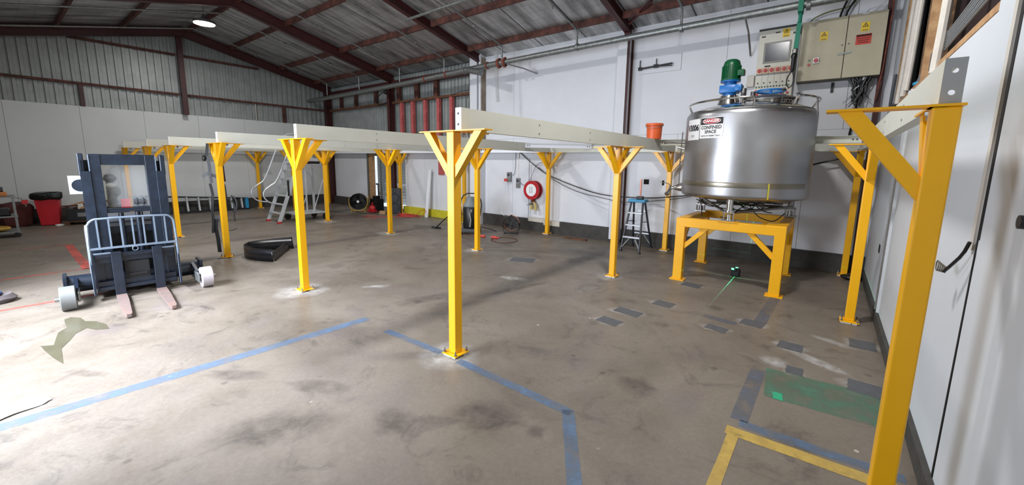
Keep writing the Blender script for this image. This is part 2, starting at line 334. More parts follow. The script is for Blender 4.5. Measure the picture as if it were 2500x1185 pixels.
        if parent is not None:
            o.parent = parent; WM[o.name] = wm(parent)
        else:
            if loc is not None: o.location = loc
            o.rotation_euler[2] = rz
            WM[o.name] = Matrix.Translation(loc or (0, 0, 0)) @ Matrix.Rotation(rz, 4, 'Z')
        return o
def tag(o, label, cat, group=None, kind=None):
    o['label'] = label; o['category'] = cat
    if group: o['group'] = group
    if kind: o['kind'] = kind
    return o
def thing(name, label, cat, loc=(0, 0, 0), rz=0.0, group=None):
    o = bpy.data.objects.new(name, None); COL.objects.link(o); o.location = loc; o.rotation_euler[2] = rz; o.empty_display_size = 0.2
    WM[o.name] = Matrix.Translation(loc) @ Matrix.Rotation(rz, 4, 'Z')
    return tag(o, label, cat, group)
def struct(o): o['kind'] = 'structure'; return o
def dup(root, loc, rz=None, label=None, skip=()):
    def cp(o, par):
        c = o.copy(); COL.objects.link(c); c.parent = par; return c
    r = cp(root, None); r.location = loc
    if rz is not None: r.rotation_euler[2] = rz
    if label: r['label'] = label
    for ch in list(root.children):
        c = cp(ch, r)
        for g in list(ch.children): cp(g, c)
    return r
def text_bm(s, size, bold=0.0, align='CENTER', sx=1.0):
    cu = bpy.data.curves.new('lettering', 'FONT'); cu.body = s; cu.size = size; cu.align_x = align; cu.align_y = 'CENTER'; cu.offset = bold; cu.resolution_u = 3
    o = bpy.data.objects.new('lettering', cu); COL.objects.link(o)
    dg = bpy.context.evaluated_depsgraph_get(); me = bpy.data.meshes.new_from_object(o.evaluated_get(dg))
    b = bmesh.new(); b.from_mesh(me); bpy.data.objects.remove(o); bpy.data.curves.remove(cu); bpy.data.meshes.remove(me)
    for v in b.verts: v.co.x *= sx
    return b

# ------------------------------------------------------------------ setting: geometry constants
XR, YB, XG = 0.69, 9.85, -18.75          # right wall, back wall, gable wall faces
RIDGE_Y, RIDGE_Z, SLOPE = 4.6, 6.48, 0.235
def foil_z(y): return RIDGE_Z - SLOPE*abs(y-RIDGE_Y)

fl = struct(MB().box((-19.4, -2.2, -0.12), (2.4, 10.6, 0)).build('floor', 'floor'))
YF = -0.75
# floor paint, patches, dust, puddle: parts of the floor
def wobble_rect(mb, cx, cy, L, W, ang=0.0, z=0.002, jit=0.012, n=14, rnd=0.3):
    pts = []
    for k in range(4*n):
        sd, t = divmod(k, n); t = t/n*2-1
        x, y = [(t, -1), (1, t), (-t, 1), (-1, -t)][sd]
        p = Vector((x*L/2, y*W/2, 0)); q = noise.noise_vector(Vector((cx*3+x*4, cy*3+y*4, 0)))*jit
        c, s_ = math.cos(ang), math.sin(ang); pts.append((cx+c*p.x-s_*p.y+q.x, cy+s_*p.x+c*p.y+q.y, z))
    mb.poly(pts); return mb
def soft_blob(cx, cy, L, W, ang, z, seed=0):
    mb = MB(); n = 36; lay = mb.bm.verts.layers.float_color.new('fade'); rings = []
    for sc_, f in ((1.0, 0.0), (.72, .55), (.42, 1.0), (.05, 1.0)):
        ring = []
        for k in range(n):
            a = 2*PI*k/n; q = 1+.28*noise.noise(Vector((math.cos(a)*1.6+cx*7+seed, math.sin(a)*1.6+cy*7, 0)))
            x, y = L/2*sc_*q*math.cos(a), W/2*sc_*q*math.sin(a); c, s_ = math.cos(ang), math.sin(ang)
            v = mb.bm.verts.new((cx+c*x-s_*y, cy+s_*x+c*y, z)); v[lay] = (f, f, f, 1); ring.append(v)
        rings.append(ring)
    for A, B in zip(rings[:-1], rings[1:]):
        for k in range(n): mb.bm.faces.new((A[k], A[(k+1) % n], B[(k+1) % n], B[k]))
    mb.bm.faces.new(rings[-1]); return mb
def strip(mb, p, q, w, z=0.0015):
    p = Vector(p+(0,)); q = Vector(q+(0,)); d = (q-p); L = d.length; return wobble_rect(mb, (p.x+q.x)/2, (p.y+q.y)/2, L, w, math.atan2(d.y, d.x), z, 0.004, 30)
for p, q, w in (((-4.72, -0.7), (-4.50, 2.75), 0.14), ((-4.0, 2.68), (-3.06, 2.71), 0.09), ((-2.8, 2.70), (-1.46, 2.665), 0.095), ((-1.50, 2.68), (-0.80, 1.62), 0.10)):
    strip(MB(), p, q, w).build('blue_floor_line', 'line_blue', fl)
strip(MB(), (-0.43, 3.24), (0.68, 3.27), 0.115).build('yellow_floor_line', 'line_yellow', fl)
strip(MB(), (-0.372, 3.19), (-0.39, 1.6), 0.075, 0.002).build('yellow_floor_line', 'line_yellow', fl)
strip(MB(), (-0.36, 3.385), (0.6, 3.41), 0.10).build('slate_floor_strip', 'line_blue', fl)
strip(MB(), (-0.37, 3.42), (-0.36, 4.46), 0.13).build('slate_floor_strip', 'slate_floor', fl)
strip(MB(), (-0.52, 5.9), (-0.47, 7.2), 0.14).build('slate_floor_strip', 'slate_floor', fl)
strip(MB(), (-1.15, 5.68), (-0.75, 5.62), 0.12).build('slate_floor_strip', 'slate_floor', fl)
strip(MB(), (-0.28, 4.25), (0.66, 4.32), 0.60).build('green_floor_patch', 'green_floor', fl)
wobble_rect(MB(), -0.16, 4.02, 0.07, 0.13, 0.1, 0.003, 0.01).build('green_paint_swatch', mat('fresh_green', rgb(40, 150, 110), 0.5), fl)
for p, q, w in (((-13.6, 0.93), (-10.40, 0.90), 0.13), ((-10.45, -0.7), (-10.44, 0.95), 0.06), ((-13.65, -0.7), (-13.6, 0.9), 0.06), ((-8.35, -0.7), (-8.36, 0.9), 0.08), ((-17.2, 5.0), (-13.2, 8.2), 0.05)):
    strip(MB(), p, q, w).build('red_floor_line', 'line_red', fl)
for x, y, L, W, a in ((-2.06, 4.67, .29, .17, -.15), (-2.0, 5.14, .36, .17, -.1), (-1.72, 5.79, .27, .2, -.1), (-1.66, 7.04, .3, .2, -.1), (-.92, 5.31, .25, .14, -.15), (-.59, 5.79, .26, .2, -.12), (-.15, 5.30, .23, .19, -.05), (.50, 5.88, .24, .24, -.02), (-.075, 4.66, .14, .15, 0), (.46, 4.68, .25, .22, -.05), (-4.9, 6.6, .5, .3, .4)):
    pb = MB()
    soft_blob(x-.01, y-.01, L*1.6, W*1.7, a+.25, 0.0012).build('dusty_patch_edge', 'dust', fl)
    wobble_rect(pb, x, y, L, W*1.2, a, 0.003, 0.012).build('mortar_patch', 'patch', fl)
for x, y, L, W, a in ((.12, 5.02, .5, .12, -.5), (.22, 5.75, .4, .1, -.4), (-.26, 4.75, .2, .18, 0), (-4.2, 5.4, .5, .15, .3), (-5.6, 3.6, .4, .10, 0.9), (-2.95, 2.72, .55, .45, .3), (-6.26, 2.75, .6, .5, .3), (-2.95, 6.6, .4, .35, 0), (-6.3, 6.6, .45, .35, 0), (-9.6, 6.6, .6, .4, 0), (-13.0, 6.6, .8, .5, 0), (-9.6, 2.7, .4, .35, 0)):
    soft_blob(x, y, L*1.3, W*1.6, a, 0.001).build('dust_smear', 'dust', fl)
for x, y, L, W, a in ((-4.2, 1.2, .5, .12, .6), (-3.4, 1.6, .5, .14, .5), (-3.1, 1.1, .7, .3, .9), (-2.5, 1.7, .3, .2, 0), (-2.0, 2.2, .5, .25, .5), (-4.5, 3.8, .9, .2, 1.2), (-3.8, 5.0, 1.2, .12, 1.3), (-1.2, 3.4, .3, .2, .3), (-1.55, 2.3, .12, .1, 0), (-4.0, 7.5, 1.0, .25, 1.4), (-1.1, 6.1, .2, .15, 0), (-6.5, 1.6, .3, .05, .2), (-5.3, .35, .35, .07, .5)):
    soft_blob(x, y, L*1.4, W*1.8, a, 0.0013).build('oil_stain', 'stain', fl)
pud = [(-7.36, .43), (-7.25, .50), (-7.05, .52), (-6.95, .60), (-6.75, .66), (-6.52, .66), (-6.6, .56), (-6.75, .50), (-6.62, .40), (-6.42, .34), (-6.20, .26), (-5.98, .25), (-5.72, .235), (-5.95, .19), (-6.25, .15), (-6.45, .13), (-6.38, .22), (-6.6, .25), (-6.8, .28), (-6.95, .36), (-7.15, .36), (-7.32, .37)]
MB().poly([(x, y, 0.0025) for x, y in pud]).build('puddle', 'puddle', fl)

# walls ---------------------------------------------------------------
def hz_panels(mb, y, x0, x1, z0, z1, seams, th=0.06, gap=0.006):
    xs = [x0]+sorted(seams)+[x1]
    for a, b in zip(xs[:-1], xs[1:]): mb.box((a+gap/2, y, z0), (b-gap/2, y+th, z1))
wb = MB()
hz_panels(wb, YB, -8.9, XR+.5, 0.30, 2.72, [-7.75, -4.32, -2.9, -1.6, -.4]); hz_panels(wb, YB, -8.9, XR+.5, 2.724, 5.45, [-7.75, -4.32, -2.0, 0.1])
hz_panels(wb, YB, -13.05, -9.43, 0.25, 2.33, [-11.9, -10.6]); hz_panels(wb, YB, XG, -15.45, 0.33, 2.55, [-17.6])
hz_panels(wb, YB, -9.43, -8.9, 0.1, 5.4, [])
wback = struct(wb.build('wall_back', 'wall'))
MB().box((-18.9, YB+.12, 0), (-15.5, YB+.2, 5.4)).box((-13.9, YB+.12, 2.3), (1.2, YB+.2, 5.5)).box((-13.0, YB+.12, 0), (1.2, YB+.2, 2.4)).box((-15.5, YB+.12, 2.6), (-13.9, YB+.2, 5.4)).build('wall_backing', 'gap', wback)
# corrugated cladding above, seen between the studs
def corrugate(mb, p0, direction, length, z0, ztop, period=0.19, depth=0.04, normal=(0, -1, 0)):
    d = Vector(direction); n = Vector(normal); nn = int(length/period); P = []
    for k in range(nn):
        b = k*period
        for t, h in ((0, 0), (.48, 0), (.54, 1), (.90, 1), (.96, 0)): P.append((b+t*period, h*depth))
    P.append((nn*period, 0)); prev = None
    for t, h in P:
        q = Vector(p0)+d*t+n*h; zt = ztop(q) if callable(ztop) else ztop
        a = mb.bm.verts.new((q.x, q.y, z0)); b = mb.bm.verts.new((q.x, q.y, zt))
        if prev: mb.bm.faces.new((prev[0], a, b, prev[1]))
        prev = (a, b)
cb = MB(); corrugate(cb, (-18.85, YB+.1, 0), (1, 0, 0), 9.5, 2.2, 5.2, 0.17, 0.04); cb.build('corrugated_sheet', 'corr', wback)
k1 = MB().box((-8.9, YB-.10, 0), (XR, YB+.05, 0.36)).box((XG, YB-.10, 0), (-15.45, YB+.05, 0.36)); struct(k1.jitter(0.0, 1).build('baseboard_back', 'kerb'))
struct(MB().box((-13.1, YB-.10, 0), (-9.45, YB+.05, 0.27)).build('baseboard_back_yellow', 'kerb_y'))
# boxed white column casing left, column casing by the steel column
struct(MB().box((-9.43, YB-.16, 0.0), (-9.12, YB+.02, 5.35), .004).box((-8.98, YB-.22, 0.0), (-8.90, YB+.02, 5.3)).build('trim_1', 'wall'))
struct(MB().box((-4.36, YB-.285, 0.1), (-4.125, YB+.02, 5.0)).build('trim_2', 'wall'))
struct(MB().box((-8.898, YB-.2, 2.6), (-8.875, YB+.0, 5.2)).build('trim_5', 'timber_stain'))
# gable wall -----------------------------------------------------------
gb = MB(); ys = [-0.8, 0.45, 1.95, 3.45, 4.95, 6.45, 7.95, YB]
for a, b in zip(ys[:-1], ys[1:]): gb.box((XG-.06, a+.003, .42), (XG, b-.003, 3.55))
wg = struct(gb.build('wall_gable', 'wall_cream'))
g2 = MB(); corrugate(g2, (XG-.12, YF-.05, 0), (0, 1, 0), 10.7, 3.3, lambda q: foil_z(q.y)+.1, 0.2, 0.045, (1, 0, 0)); g2.build('corrugated_sheet', 'corr', wg)
MB().box((XG-.20, YF-.1, 0), (XG-.15, YB+.2, 5.3)).prism([(XG-.2, YF-.1, 5.25), (XG-.2, RIDGE_Y, 6.6), (XG-.2, YB+.2, 5.25)], (0.05, 0, 0)).build('wall_backing', 'gap', wg)
struct(MB().box((XG-.05, YF, 0), (XG+.05, YB-.1, 0.40)).build('baseboard_gable', 'kerb'))
# gable framing
gt = thing('gable_girt', 'lower brown girt running across the corrugated gable wall', 'girt', (XG+.0, 4.6, 4.24))
def girt(name, label, a, b, w, h, m='purlin', up=(0, 0, 1)):
    o = MB().bar(a, b, w, h, up).build(name, m, None, True, loc=tuple((Vector(a)+Vector(b))/2)); return tag(o, label, 'girt', None)
bpy.data.objects.remove(gt)
girt('gable_girt', 'lower brown girt on the corrugated gable, left of the centre column', (XG, YF, 4.24), (XG, 4.47, 4.24), .09, .07)
girt('gable_girt', 'lower brown girt on the corrugated gable, right of the centre column', (XG, 4.67, 4.24), (XG, YB-.1, 4.24), .09, .07)
girt('gable_girt', 'upper brown girt under the rafter, left of the centre gable column', (XG, 1.9, 5.59), (XG, 4.47, 5.59), .09, .07)
girt('gable_girt', 'upper brown girt under the rafter, right of the centre gable column', (XG, 4.67, 5.59), (XG, 7.1, 5.59), .09, .07)
for y, m, lb in ((2.05, 'red_steel', 'short dark red stud below the lower girt, left part of the gable'), (7.98, 'purlin', 'short orange-brown stud below the lower girt, right part of the gable')):
    tag(MB().box((-.05, -.05, 0), (.03, .05, .66)).build('gable_stud', m, None, loc=(XG, y, 3.55)), lb, 'stud')
tag(MB().cyl((0, 0, 0), (0, 0, .76), .012).build('gable_conduit', 'pvc', None, loc=(XG+.02, 6.9, 3.5)), 'thin white conduit rising over the top edge of the white gable panels', 'conduit')
# right wall -----------------------------------------------------------
wr = MB(); TH = .07
wr.box((XR, YF-.2, 0), (XR+TH, 3.29, 5.7)).box((XR, 3.33, 0.10), (XR+TH, 6.0, 2.93)).box((XR, 6.006, 0.10), (XR+TH, 9.2, 2.98)).box((XR, 8.9, 2.98), (XR+TH, YB, 5.5)).box((XR, 9.206, 0.1), (XR+TH, YB, 2.98))
wr.box((XR, 3.33, 2.93), (XR+TH, 3.75, 5.7))
wright = struct(wr.build('wall_right', 'wall_near'))
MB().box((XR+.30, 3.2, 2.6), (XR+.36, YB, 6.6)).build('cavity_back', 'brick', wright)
MB().box((XR+.09, 3.0, 0), (XR+.14, YB, 3.0)).box((XR+.09, YF-.2, 0), (XR+.14, 3.3, 5.6)).build('wall_backing', 'gap', wright)
MB().box((XR-.003, 3.272, 1.62), (XR+.06, 3.325, 5.6)).box((XR-.003, 3.30, 0.0), (XR+.06, 3.325, 1.62)).jitter(.004, 5).build('panel_joint', 'black_gap', wright)
MB().box((XR-.012, 3.335, 1.55), (XR+.01, 3.395, 5.6)).jitter(.004, 9).build('joint_edging', 'pvc', wright)
MB().bar((XR+.05, 3.75, 2.965), (XR+.05, 9.0, 2.965), .1, .05).build('opening_sill', 'timber', wright)
MB().box((XR+.06, 7.0, 2.98), (XR+.26, 7.12, 5.6)).jitter(.04, 6).build('torn_insulation', 'insul', wright)
MB().box((XR-.01, 6.35, 2.9), (XR+.1, 6.42, 5.6)).box((XR+.0, 8.85, 2.9), (XR+.1, 8.95, 5.6)).build('opening_stud', 'timber', wright)
struct(MB().box((XR-.035, YF, 0), (XR+.03, YB-.1, 0.14)).jitter(.004, 7).build('baseboard_right', 'kerb'))
MB().box((XR-.03, 7.0, 0.14), (XR, 7.05, 2.95)).box((XR-.025, 6.86, 0.14), (XR, 6.9, 2.95)).build('cover_strip', 'wall_near', wright)
MB().box((XR-.005, 7.75, .78), (XR+.01, 7.9, .9)).build('wall_hole', 'black_gap', wright)
# front wall with the open roller door (behind the camera)
fw = MB().box((-19, YF-.12, 0), (-9.1, YF, 5.6)).box((-3.9, YF-.12, 0), (1.2, YF, 5.6)).box((-9.1, YF-.12, 3.6), (-3.9, YF, 5.6)); struct(fw.build('wall_front', 'wall_cream'))
struct(MB().box((-30, -12, -.13), (10, YF-.1, -.01)).build('ground_outside', mat('forecourt', rgb(150, 148, 144), .8, var=.1)))

# roof -------------------------------------------------------------------
cl = MB(); ym = [YF-.3, RIDGE_Y, YB+.4]
for a, b in ((0, 1), (1, 2)):
    y0, y1 = ym[a], ym[b]; n = 30
    for k in range(n):
        ya, yb = y0+(y1-y0)*k/n, y0+(y1-y0)*(k+1)/n
        cl.poly([(-19.2, ya, foil_z(ya)), (1.6, ya, foil_z(ya)), (1.6, yb, foil_z(yb)), (-19.2, yb, foil_z(yb))])
bmesh.ops.remove_doubles(cl.bm, verts=cl.bm.verts, dist=1e-4)
ceil = struct(cl.build('ceiling', 'foil'))
o2 = MB().bar((-9, YF-.3, foil_z(YF-.3)+.16), (-9, RIDGE_Y, RIDGE_Z+.16), 21, .05, (0, 0, 1)).bar((-9, YB+.4, foil_z(YB+.4)+.16), (-9, RIDGE_Y, RIDGE_Z+.16), 21, .05, (0, 0, 1)); o2.build('roof_sheet', 'roofdark', ceil)
FR = [(-18.32, 'at the gable end'), (-13.65, 'third portal frame, beside the lamp'), (-9.0, 'above the boxed white column'), (-4.15, 'above the wall bracket')]
def portal(x, label):
    t = thing('portal_frame', label, 'roof frame', (x, YB-.1, 0), 0, 'red steel portal frames')
    D = .30 if x < -13 else .20
    for sgn, nm in ((1, 'rafter'), (-1, 'rafter')):
        ye = YB-.02 if sgn > 0 else YF+.05
        ya, za = RIDGE_Y, RIDGE_Z-.02; zb = foil_z(ye)-.02
        m = MB()
        m.prism([(x-.005, ya, za), (x-.005, ye, zb), (x-.005, ye, zb-D), (x-.005, ya, za-D)], (.01, 0, 0))
        for dz in (0, D-.012):
            m.prism([(x-.07, ya, za-dz), (x-.07, ye, zb-dz), (x-.07, ye, zb-dz-.012), (x-.07, ya, za-dz-.012)], (.14, 0, 0))
        m.build('rafter', 'red_steel', t, True)
    if abs(x+9.0) > .1:
        m = MB().box((x-.075, YB-.26, 0), (x+.075, YB-.247, 5.1)).box((x-.075, YB-.033, 0), (x+.075, YB-.02, 5.1)).box((x-.006, YB-.25, 0), (x+.006, YB-.03, 5.1)); m.build('column', 'red_steel', t, True)
    return t
portal(-18.32, 'dark red steel portal frame standing against the corrugated gable end')
portal(-13.65, 'dark red portal frame with its column beside the black speaker')
portal(-9.0, 'dark red steel portal frame meeting the back wall at the boxed white column')
portal(-4.15, 'dark red portal frame whose column stands left of the blue-topped step ladder')
tag(MB().box((-.075, -.075, 3.53), (.075, .075, 6.24)).build('gable_column', 'red_steel', None, loc=(XG+.20, 4.57, 0)), 'red steel column in the middle of the gable rising to the roof ridge', 'column')
tag(MB().box((-.06, -.05, 0), (.02, .05, 5.4)).build('corner_column', 'red_steel', None, loc=(XR-.14, YB-.06, 0)), 'dark red steel column in the corner right of the cream switchboard', 'column')
tag(MB().bar((-4.02, 9.35, 5.20), (-3.35, 8.9, 5.42), .05, .05).build('fly_brace', 'red_steel', None), 'short diagonal red brace beside the rafter above the wall bracket', 'brace')
bays = [(-18.25, -13.72), (-13.58, -9.07), (-8.93, -4.22), (-4.08, XR)]
bn = ['bay nearest the gable', 'second bay from the gable', 'bay over the hose reel', 'bay over the steel tank']
pn = [(9.13, 'purlin closest to the back wall'), (7.72, 'second purlin up from the back wall'), (6.0, 'third purlin up from the back wall'), (4.75, 'ridge purlin on the back slope'), (3.05, 'upper purlin of the front slope'), (1.65, 'middle purlin of the front slope'), (.3, 'low purlin of the front slope')]
for (x0, x1), b in zip(bays, bn):
    for y, lb in pn:
        if y < 4.7 and x1 > -9.5: continue
        z = foil_z(y)-.005
        tag(MB().box((x0, y-.03, z-.15), (x1, y+.03, z)).build('roof_purlin', 'purlin', None, True, loc=((x0+x1)/2, y, z-.15)), 'red-brown timber %s, %s' % (lb, b), 'purlin', 'roof purlins')
# lining timbers high on the back wall left part
for z, a, b, lb in ((4.86, -18.2, -9.43, 'red eaves beam over the corrugated back wall'),):
    tag(MB().box((a, YB-.14, z-.09), (b, YB, z+.14)).build('eaves_beam', 'red_steel', None, True, loc=((a+b)/2, YB, z)), lb, 'beam')
for a, b, lb in ((-18.2, -13.75, 'brown timber girt on the corrugated back wall, left of the steel column'), (-13.55, -9.45, 'brown timber girt above the pink studs on the back wall')):
    tag(MB().box((a, YB-.14, 4.16), (b, YB-.02, 4.24)).build('wall_girt', 'browntimber' if b > -10 else 'browntimber', None, True, loc=((a+b)/2, YB-.1, 4.16)), lb, 'girt')
for x, lb in ((-17.35, 'leftmost'), (-16.2, 'second from the left'), (-14.75, 'third from the left')):
    tag(MB().box((x-.06, YB-.1, 4.24), (x+.06, YB, 4.77)).build('short_stud', 'purlin', None, True, loc=(x, YB, 4.24)), 'short brown stud under the eaves left of the steel column, %s' % lb, 'stud', 'short studs under the eaves')
for x, lb in ((-13.25, 'beside the steel column'), (-12.2, 'over the pink studs'), (-11.15, 'nearest the white wall')):
    tag(MB().box((x-.09, YB-.1, 4.24), (x+.09, YB, 4.77)).build('short_stud', 'purlin', None, True, loc=(x, YB, 4.24)), 'short brown stud under the eaves right of the steel column, %s' % lb, 'stud', 'short studs under the eaves')
PK = ['leftmost pink stud', 'second pink stud from the left', 'third pink stud from the left', 'fourth pink stud from the left', 'rightmost pink stud']
for x, lb in zip((-13.05, -12.4, -11.7, -11.0, -10.35), PK):
    tag(MB().box((x-.065, YB-.13, 2.34), (x+.065, YB-.02, 4.16)).build('wall_stud', 'pinktimber', None, True, loc=(x, YB-.07, 2.34)), lb + ' on the corrugated back wall under the brown girt', 'stud', 'pink timber studs')
tag(MB().box((-11.12, YB-.03, 1.54), (-10.82, YB-.001, 2.30)).build('wall_stud', 'pinktimber', None, True, loc=(-10.97, YB-.02, 1.54)), 'short pink timber in a cut-out of the white wall behind the middle post', 'stud')
# doorway in the back wall
dr = struct(MB().box((-15.45, YB-.14, .33), (-15.37, YB+.1, 2.6)).box((-15.45, YB-.14, .25), (-14.75, YB+.05, .33)).build('door_1', 'galv'))
MB().box((-15.36, YB-.10, .33), (-15.1, YB+.02, 2.55)).build('door_jamb', 'timber', dr); MB().box((-14.55, YB-.12, .3), (-14.42, YB, 2.5)).build('door_post', 'galv', dr)
wbm = MB()
for k in range(24): wbm.bar((-17.3, YB+1.6, .1+k*.14), (-12.0, YB+1.6, .1+k*.14), .02, .15, (0, -.12, 1))
struct(wbm.build('wall_outside', 'weatherboard'))

# ------------------------------------------------------------------ laser level (its real light)
# ------------------------------------------------------------------ platform posts
def post_proto(arms, label):
    H = 2.29; t = thing('platform_post', label, 'post')
    MB().box((-.05, -.05, .03), (.05, .05, H), .008).build('column', 'yellow', t)
    for a in arms:
        d = {'x': (1, 0), '-x': (-1, 0), 'y': (0, 1), '-y': (0, -1)}[a]; dx, dy = d
        w = .0375
        side = Vector((-dy, dx, 0))
        P = [(.05, 1.845), (.05, 1.965), (.305, 2.29), (.40, 2.29)]
        pts = [Vector((dx*r, dy*r, z))-side*w for r, z in P]
        MB().prism(pts, side*2*w).build('brace', 'yellow', t)
    m = MB(); m.box((-.06, -.06, H), (.06, .06, H+.012))
    for a in arms:
        d = {'x': (1, 0), '-x': (-1, 0), 'y': (0, 1), '-y': (0, -1)}[a]; dx, dy = d; s_ = (abs(dy)*.055, abs(dx)*.055)
        e = (dx*.45, dy*.45); m.box((min(0, e[0])-s_[0], min(0, e[1])-s_[1], H), (max(0, e[0])+s_[0], max(0, e[1])+s_[1], H+.0115))
    m.build('top_plate', 'yellow', t)
    b = MB().box((-.1, -.1, .018), (.1, .1, .03)).build('base_plate', 'yellow', t)
    for sx in (-1, 1):
        for sy in (-1, 1):
            MB().cyl((sx*.08, sy*.08, .0), (sx*.08, sy*.08, .075), .007, n=8).cyl((sx*.08, sy*.08, .03), (sx*.08, sy*.08, .045), .015, n=6).build('anchor_bolt', 'bolt', b)
    MB().box((-.09, -.09, 0), (.02, -.02, .018)).box((.02, .03, 0), (.09, .09, .018)).box((-.05, .02, 0), (0, .08, .018)).box((.03, -.09, 0), (.08, -.03, .018)).build('packing_shim', 'white', t)
    k = MB()
    for a in arms:
        d = {'x': (1, 0), '-x': (-1, 0), 'y': (0, 1), '-y': (0, -1)}[a]
        if a in ('y', '-y'):
            for s_ in (-1, 1):
                c = Vector((s_*.035, d[1]*.17, 0)); k.cyl((c.x, c.y, 2.245), (c.x, c.y, 2.29), .007, n=6).cyl((c.x, c.y, 2.268), (c.x, c.y, 2.289), .015, n=6)
    k.build('plate_bolts', 'bolt', t)
    return t
XS = [.40, -2.93, -6.26, -9.58, -13.02, -15.3, -18.43]; YS = [2.79, 6.67, 9.58]
beamname = ['right wall', 'orange bucket', 'hose reel', 'vacuum cleaner', 'drum fan', 'short', 'gable']
protos = {}
LBL = {
 (0, 0): 'nearest yellow post, cut off by the frame, against the right wall',
 (0, 1): 'yellow post on the right wall just beyond the nearest cut-off post',
 (0, 2): 'dim yellow post in the far right corner behind the tank stand',
 (1, 0): 'yellow post standing on the blue floor line in the middle of the picture',
 (1, 1): 'yellow post just left of the step ladder, in front of the dark roof column',
 (1, 2): 'yellow post by the back wall between the step ladder and the steel tank',
 (2, 0): 'brightly lit yellow front post right of the black rubber strip',
 (2, 1): 'yellow post standing right of the black vacuum cleaner',
 (2, 2): 'yellow post by the back wall just right of the red hose reel',
 (3, 0): 'yellow front post with the safety harness hanging at its top',
 (3, 1): 'yellow post in front of the black speaker with a chalk ring at its foot',
 (3, 2): 'yellow post by the back wall mostly hidden behind the vacuum cleaner',
 (4, 0): 'yellow front post directly right of the forklift mast',
 (4, 1): 'yellow post right beside the aluminium platform ladder, with a white smear at its foot',
 (4, 2): 'yellow post at the back wall beside the black speaker and the red cord',
 (5, 0): 'yellow front post hidden behind the right mast channel of the forklift',
 (5, 1): 'yellow post seen behind the brightly lit front post and the platform ladder',
 (6, 0): 'yellow front post seen through the forklift mast screen',
 (6, 1): 'yellow post standing close to the gable wall, right of the lying ladder',
 (6, 2): 'yellow post in the far corner behind the platform ladder post'}
for (i, j), lb in LBL.items():
    if i == 0: arms = ('-x', 'y') if j == 0 else ('-x', 'y', '-y') if j == 1 else ('-x', '-y')
    else: arms = ('x', '-x', 'y') if j == 0 else ('x', '-x', 'y', '-y') if j == 1 else ('x', '-x', '-y')
    if i == 6: arms = tuple(a for a in arms if a != '-x')
    if arms not in protos:
        t = post_proto(arms, lb); protos[arms] = t; t.location = (XS[i], YS[j], 0)
    else: t = dup(protos[arms], (XS[i], YS[j], 0), 0, lb)
    t['group'] = 'yellow platform posts'
# beams -----------------------------------------------------------------
def channel(p, q, web, h, fw, side, th=.007, holes=True, endplate=True):
    """C channel from p to q along +Y; web on +x side if side=1, flanges pointing the other way"""
    m = MB(); x, y0, z = p; y1 = q
    xw = x+side*fw/2
    a, b = sorted((xw, xw-side*th)); m.box((a, y0, z), (b, y1, z+h))
    a, b = sorted((xw-side*th, xw-side*fw)); m.box((a, y0, z), (b, y1, z+.010)); m.box((a, y0, z+h-.010), (b, y1, z+h))
    return m
BL = ['white steel beam along the right wall with a grey end plate with two holes', 'white steel beam running from the middle post to the orange bucket', 'white steel beam over the brightly lit front post, running to the hose reel post',
      'white steel beam whose near end is over the harness post', 'white steel beam whose near end is over the post right of the forklift', 'white steel beam with its near end above the forklift mast', 'white steel beam nearest the gable wall']
for i, x in enumerate(XS):
    side = -1 if i == 0 else 1; cx = x+.01 if i == 0 else x+.07 if i == 1 else x+.04; y1 = 9.5 if i != 5 else 7.2
    t = thing('platform_beam', BL[i], 'beam', (cx, 2.79, 2.302), 0, 'white platform beams')
    m = MB(); h = .21; fw = .075; th = .007; xw = side*fw/2
    a, b = sorted((xw, xw-side*th)); m.box((a, 0, 0), (b, y1-2.79, h)); a, b = sorted((xw-side*th, -side*fw/2)); m.box((a, .001, 0), (b, y1-2.79, .01)); m.box((a, .001, h-.01), (b, y1-2.79, h))
    m.build('channel', 'beam', t)
    # end plate with two real holes
    e = MB(); W = .0375; zc = [0, .03, .045, .06, .15, .165, .18, h]
    def ringhole(e, zc0, r=.0125, box=.03, n=24):
        out = []; inn = []
        for k in range(n):
            a = 2*PI*k/n; c, s_ = math.cos(a), math.sin(a); f = box/max(abs(c), abs(s_)); out.append((c*f, s_*f)); inn.append((c*r, s_*r))
        for yy, fl_ in ((0, 1), (-.008, -1)):
            O = [e.bm.verts.new((px, yy, zc0+pz)) for px, pz in out]; I = [e.bm.verts.new((px, yy, zc0+pz)) for px, pz in inn]
            for k in range(n): e.bm.faces.new((O[k], O[(k+1) % n], I[(k+1) % n], I[k]))
            if fl_ == 1: I0 = I
            else:
                for k in range(n): e.bm.faces.new((I0[k], I0[(k+1) % n], I[(k+1) % n], I[k]))
    for zc0 in (.055, .155): ringhole(e, zc0)
    for a, b in ((0, .025), (.085, .125), (.185, h)): e.box((-.0375, -.008, a), (.0375, 0, b))
    for a, b in ((.025, .085), (.125, .185)): e.box((-.0375, -.008, a), (-.03, 0, b)).box((.03, -.008, a), (.0375, 0, b))
    e.build('end_plate', mat('end_plate_grey', rgb(150, 152, 152), .45) if i == 0 else 'white', t)
    bl = MB()
    for yy in (1.3, 2.6, 5.2): 
        for zz in (.05, .15): bl.cyl((xw, yy, zz), (xw+side*.004, yy, zz), .009, n=10)
    bl.build('bolt_holes', 'bolt', t)
